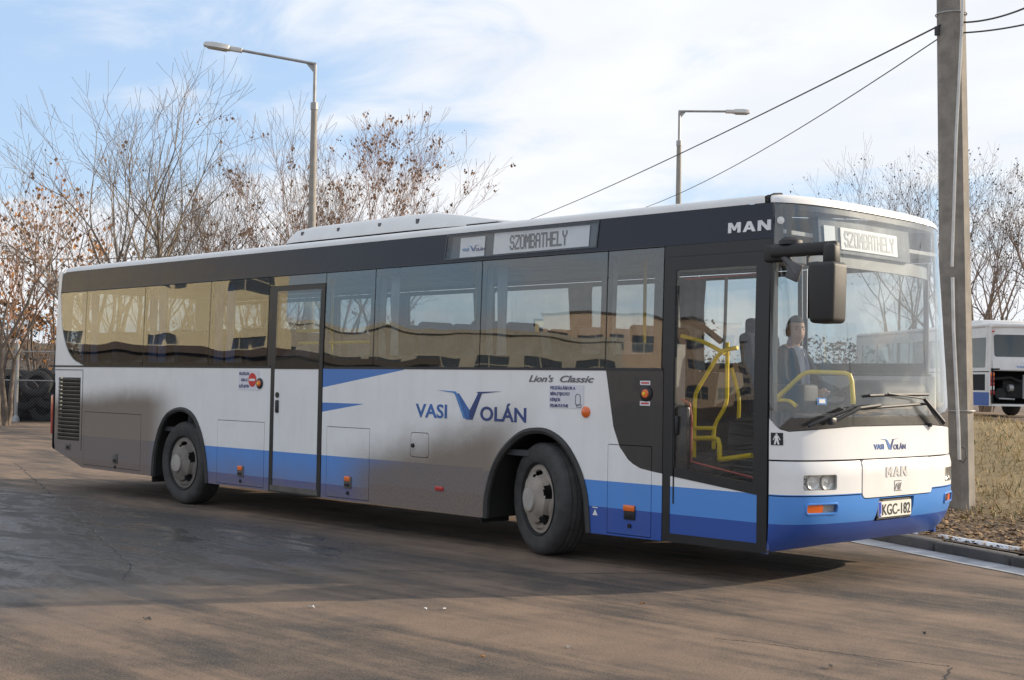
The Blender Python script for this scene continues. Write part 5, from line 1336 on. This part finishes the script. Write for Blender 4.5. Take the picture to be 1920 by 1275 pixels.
for row in range(3):
    for lv in range(3):
        for i in range(7):
            c = Vector((fp_.x, fp_.y, 0))+rt*(-3.1+i*.92+rnd.uniform(-.12, .12)+lv*.3)+bk*(.75+row*.8+rnd.uniform(-.1, .1))+Vector((0, 0, .44+lv*.40+rnd.uniform(-.03, .03)))
            if lv == 2 and (i % 3 == 1): continue
            if lv == 2: c.z -= .06
            o = _link0('old_tyre', tym, 'rubber_old' if k == 0 else None); k += 1
            o.location = c; o.rotation_euler = (rnd.uniform(.9, 1.45), rnd.uniform(-.3, .3), rnd.uniform(-.5, .9)+YAW)
            tag(o, 'worn black tyre in the pile behind the wire fence', 'tyre', 'tyre pile behind the fence')
def boards():
    c = Vector((fp_.x, fp_.y, 0))+bk*4.2+rt*-.95; r_ = empty('pale_board_stack', c); tag(r_, 'pale wooden hoarding of level boards behind the tyres', 'hoarding')
    for i in range(9):
        mb = MB(); mb.box(rt*-.6+Vector((0, 0, .15+i*.285)), (2.7, .05, .268), Matrix.Rotation(YAW, 3, 'Z')); mb.build('board', 'wood_pale', r_)
    for s in (-1.8, .6):
        mb = MB(); mb.box(rt*s+bk*.08+Vector((0, 0, 1.3)), (.1, .1, 2.6), Matrix.Rotation(YAW, 3, 'Z')); mb.build('post', 'bark', r_)
boards()
def railing():
    c = Vector((fp_.x, fp_.y, 0))+bk*10+rt*1.0; r_ = empty('iron_railing', c); tag(r_, 'dark iron railing of upright bars behind the shrubs', 'railing')
    for z_ in (.35, 2.2):
        mb = MB(); mb.box((0, 0, z_), (9, .05, .06), Matrix.Rotation(YAW, 3, 'Z')); mb.build('rail', 'ink', r_)
    bm = MB(); bm.box((0, 0, 1.3), (.03, .03, 2.1)); bme = bm.mesh('bar')
    for i in range(60):
        o = _link0('bar', bme, 'ink' if i == 0 else None, r_); o.location = rt*(-4.4+i*.15)
railing()

# ================================================================== SECOND BUS (right edge)
def bus_two():
    D = 47.5; x_, y_ = at(1855, D); r_ = empty('parked_bus', (x_, y_, terrain(x_, y_)), math.atan2(.82, .56)); r_.rotation_euler = (0, 0, math.atan2(.80, .60))
    tag(r_, 'white and blue bus parked with its rear engine hatch open', 'bus')
    # local: x to the right across the back, y forward, z up
    BK = lambda a, b_, off: (a, -off+lerp(b_, [0, 1.5, 2.9], [0, 0, .14])+.10*(abs(a-1.25)/1.25)**4, b_)
    LS = lambda a, b_, off: (-off+lerp(b_, [0, 1.5, 2.9], [0, 0, .05]), a, b_)
    panel('rear_panel', rect(0, .35, 2.5, 3.0), BK, 'bus2_white', r_, .03, [rect(.12, .42, 2.38, 1.52), rrect(.22, 1.98, 2.28, 2.72, .08)], .25)
    panel('rear_window', rrect(.20, 1.96, 2.30, 2.74, .08), BK, 'bus2_glass', r_, .01, (), .3, off=-.01)
    panel('side_panel', rect(.0, .35, 11.5, 3.0), LS, 'bus2_white', r_, .03, [rrect(.30, 1.62, 1.75, 2.62, .05), rect(.30, .86, 1.6, 1.4)]+[rrect(1.95+i*1.5, 1.62, 3.35+i*1.5, 2.62, .05) for i in range(6)], .5, flip=True)
    for i in range(7): panel('side_window', rrect(.28+i*1.5+(.15 if i else 0), 1.60, 1.77+i*1.5+(.10 if i else 0), 2.64, .05), LS, 'bus2_glass', r_, .01, (), .5, flip=True, off=-.008)
    panel('side_grille', rect(.29, .85, 1.61, 1.41), LS, 'gap_black', r_, .01, (), None, flip=True, off=-.012)
    panel('blue_band', rect(.02, .36, 11.4, .80), LS, 'bus2_blue', r_, .004, (), None, flip=True, off=.004)
    panel('seam', rect(.02, 1.47, 11.4, 1.50), LS, 'gap_black', r_, .004, (), None, flip=True, off=.004)
    mb = MB(); mb.box((2.49, 5.75, 1.7), (.03, 11.4, 2.6)); mb.build('far_side', 'bus2_white', r_)
    mb = MB(); mb.rbox((1.25, 5.8, 3.02), (2.46, 11.4, .18), .08, 3); mb.build('roof', 'bus2_white', r_)
    mb = MB(); mb.rbox((1.25, 2.6, 3.16), (1.7, 2.4, .22), .09, 3); mb.build('air_conditioner', 'bus2_white', r_)
    mb = MB(); mb.box((1.25, 1.2, 1.0), (2.3, .05, 1.3)); mb.box((1.25, .6, 1.57), (2.3, 1.2, .05)); mb.box((.12, .6, 1.0), (.04, 1.2, 1.1)); mb.box((1.25, .62, .42), (2.3, 1.1, .06)); mb.build('engine_bay', 'gap_black', r_)
    e = MB(); e.rbox((1.2, .75, .92), (1.0, .6, .62), .05); e.tube([(.55, .3, .75), (.55, .85, .75)], .20, 12); e.tube([(1.5, .3, 1.2), (2.2, .35, 1.2)], .09, 10); e.rbox((1.9, .5, .8), (.4, .4, .5), .04); e.tube([(.3, .35, 1.25), (.9, .3, 1.3), (1.3, .3, 1.15)], .05, 8); e.build('engine', 'rubber_old', r_)
    e = MB(); e.tube([(.8, .28, .95), (.95, .28, .95)], .12, 12); e.tube([(.45, .22, .60), (1.0, .22, .58)], .03, 8); e.tube([(1.35, .3, .6), (1.35, .3, 1.4)], .025, 8); e.build('pulley', 'galv', r_)
    for x0 in (.0, 2.28):
        for z0, m_ in ((1.32, 'orange_lens'), (1.16, 'red_lens'), (1.0, 'red_lens'), (.88, 'white_lens'), (.72, 'red_lens')):
            mb = MB(); mb.rbox((x0+.10, -.02+.09, z0+.07), (.19, .10, .14), .015); mb.build('tail_lamp', m_, r_)
    mb = MB(); mb.rbox((.14, .10, 2.82), (.16, .06, .05), .01); mb.build('marker_lamp', 'red_lens', r_)
    hatch = panel('engine_hatch', rect(.14, 1.55, 2.36, 1.86), BK, 'bus2_white', r_, .03, (), .3, off=.035)
    pv_ = lambda a, b_, off: BK(a, b_, .045+off)
    for poly, m_ in (([(1.05, 1.78), (1.25, 1.775), (1.33, 1.62), (1.36, 1.62), (1.27, 1.765)], 'logo_light'), ([(1.37, 1.62), (1.45, 1.775), (1.66, 1.78), (1.46, 1.765), (1.395, 1.62)], 'logo_dark')):
        panel('emblem', fixpoly(poly), pv_, m_, hatch, .004, (), None)
    lettering('lettering', 'VASI', pv_, 'logo_light', hatch, .11, .93, 1.62, .33, .0, .004, .002); lettering('lettering', 'OLÁN', pv_, 'logo_dark', hatch, .11, 1.47, 1.62, .36, .0, .004, .002)
    for y_ in (2.9, 9.0):
        mb = MB(); mb.lathe([(.2, -.14), (.3, -.15), (.46, -.14), (.48, -.1), (.48, .1), (.46, .14), (.3, .15), (.2, .1)], (.18, y_, .48), Matrix.Rotation(pi/2, 3, 'Y'), 24); mb.build('wheel', 'rubber', r_)
        mb = MB(); mb.lathe([(.2, -.14), (.3, -.15), (.46, -.14), (.48, -.1), (.48, .1), (.46, .14), (.3, .15), (.2, .1)], (2.3, y_, .48), Matrix.Rotation(pi/2, 3, 'Y'), 24); mb.build('wheel', 'rubber', r_)
bus_two()
def drum():
    D = 31; x_, y_ = at(1815, D); z0 = hgt(1815, 779, D)-.05; r_ = empty('striped_post', (x_, y_, 0)); tag(r_, 'short red post with white stripes on the far side of the mound', 'post')
    mb = MB(); mb.tube([(0, 0, -.1), (0, 0, z0+.60)], .085, 14); mb.build('post', 'red_sign', r_)
    for z_ in (.14, .26, .42):
        mb = MB(); mb.tube([(0, 0, z0+z_), (0, 0, z0+z_+.035)], .088, 14); mb.build('stripe', 'white_sign', r_)
drum()

# ================================================================== BUILDINGS ACROSS THE LOT (seen mirrored in the bus windows)
def building(name, label, c, face, Wd, Dp, H, wallm, nw, nfl, wsz, roofm='roof_dark', base=1.0):
    f = Vector((face[0], face[1], 0)).normalized(); r_ = empty(name, (c[0], c[1], 0), math.atan2(f.y, f.x)+pi/2); tag(r_, label, 'building')
    hs = []
    for j in range(nfl):
        for i in range(nw):
            x_ = -Wd/2+(i+.5)*Wd/nw; z_ = base+j*(H-base*.6)/nfl; hs.append((x_-wsz[0]/2, z_, x_+wsz[0]/2, z_+wsz[1]))
    FM = lambda a, b_, off: (a, -off, b_)
    panel('wall', rect(-Wd/2, -.2, Wd/2, H), FM, wallm, r_, .25, [rect(*h) for h in hs])
    mb = MB(); mb.box((-Wd/2+.15, Dp/2+.13, H/2-.1), (.3, Dp-.26, H)); mb.build('side_wall', wallm, r_); mb = MB(); mb.box((Wd/2-.15, Dp/2+.13, H/2-.1), (.3, Dp-.26, H)); mb.build('side_wall', wallm, r_)
    mb = MB(); mb.box((0, Dp-.1, H/2-.1), (Wd-.62, .3, H)); mb.build('back_wall', wallm, r_)
    mb = MB(); mb.box((0, Dp/2, H+.12), (Wd+.5, Dp+.5, .25)); mb.build('roof', roofm, r_)
    for h in hs:
        wdw = panel('window', rect(*h), FM, 'window_dark', r_, .03, (), None, off=-.12)
        xm = (h[0]+h[2])/2; mb = MB(); mb.box((xm, .09, (h[1]+h[3])/2), (.07, .05, h[3]-h[1])); mb.box((xm, .095, (h[1]+h[3])/2), (h[2]-h[0], .04, .07)); mb.build('frame', 'wall_grey', wdw)
    return r_
building('yellow_building', 'pale yellow two storey building across the lot mirrored in the rear windows', (-52, -16.3), (.86, .5), 26, 9, 8.6, 'wall_yellow', 7, 2, (1.0, 1.1), base=3.3)
building('grey_hall', 'long grey hall across the lot mirrored in the middle windows', (-61, -46), (.8, .6), 30, 12, 6.6, 'wall_grey', 9, 1, (2.2, 1.4), roofm='wall_grey', base=3.6)
building('apartment_block', 'far apartment block mirrored in the windows', (-133, -135), (.7, .71), 60, 14, 13, 'wall_block', 22, 5, (1.6, 1.5))
building('apartment_block', 'tall far apartment block mirrored in the windows', (-118, -128), (.7, .71), 14, 14, 15, 'wall_yellow', 5, 5, (1.6, 1.5))
building('pink_building', 'pinkish three storey building mirrored in the foremost side window', (-77, -90), (.64, .77), 18, 12, 11.5, 'wall_pink', 7, 3, (1.6, 1.5))

building('low_shed', 'low dark shed across the lot mirrored along the foot of the rear windows', (-36, -13.5), (.86, .5), 22, 5, 2.9, 'shed_dark', 6, 1, (1.2, .8), base=1.5)
# ================================================================== LITTER ON THE ASPHALT
rnd = random.Random(4)
for px_, py_, s_, m_, lb in ((584, 1140, .05, 'paper', 'scrap of white paper lying left of its fellows on the shaded asphalt'), (833, 1143, .045, 'paper', 'scrap of white paper lying at the edge of the shadow'), (798, 1142, .022, 'paper', 'tiny white scrap beside the paper at the shadow edge'), (1205, 1133, .045, 'leaf_orange', 'orange dead leaf lying in the sun before the bus'), (905, 1232, .03, 'leaf_orange', 'small orange scrap on the sunlit asphalt'), (1066, 1215, .035, 'wood_pale', 'pale splinter on the sunlit asphalt'), (275, 1162, .05, 'mud_trim', 'grey twig lying at the edge of the shade'), (1558, 1253, .06, 'bark', 'dark clod of earth on the sunlit asphalt'), (1733, 1189, .025, 'ink', 'small black pebble on the sunlit asphalt')):
    p = pix(px_, py_, 2, 0.0); s_ *= .62; mb = MB(); a = rnd.uniform(0, pi); n_ = 7; vs = [Vector((0, 0, .012))]
    for k in range(n_):
        th = 2*pi*k/n_; q = Vector((cos(th)*s_*rnd.uniform(.6, 1), sin(th)*s_*.45*rnd.uniform(.6, 1), rnd.uniform(.003, .02))); vs.append(Matrix.Rotation(a, 3, 'Z') @ q)
    vs += [v_-Vector((0, 0, .004)) for v_ in vs]
    mb.add([v_+p for v_ in vs], [(0, 1+k, 1+(k+1) % n_) for k in range(n_)]+[(n_+1, n_+2+(k+1) % n_, n_+2+k) for k in range(n_)]+[(1+k, n_+2+k, n_+2+(k+1) % n_, 1+(k+1) % n_) for k in range(n_)])
    tag(mb.build('litter_scrap', m_, None, False), lb, 'litter', 'litter on the asphalt')
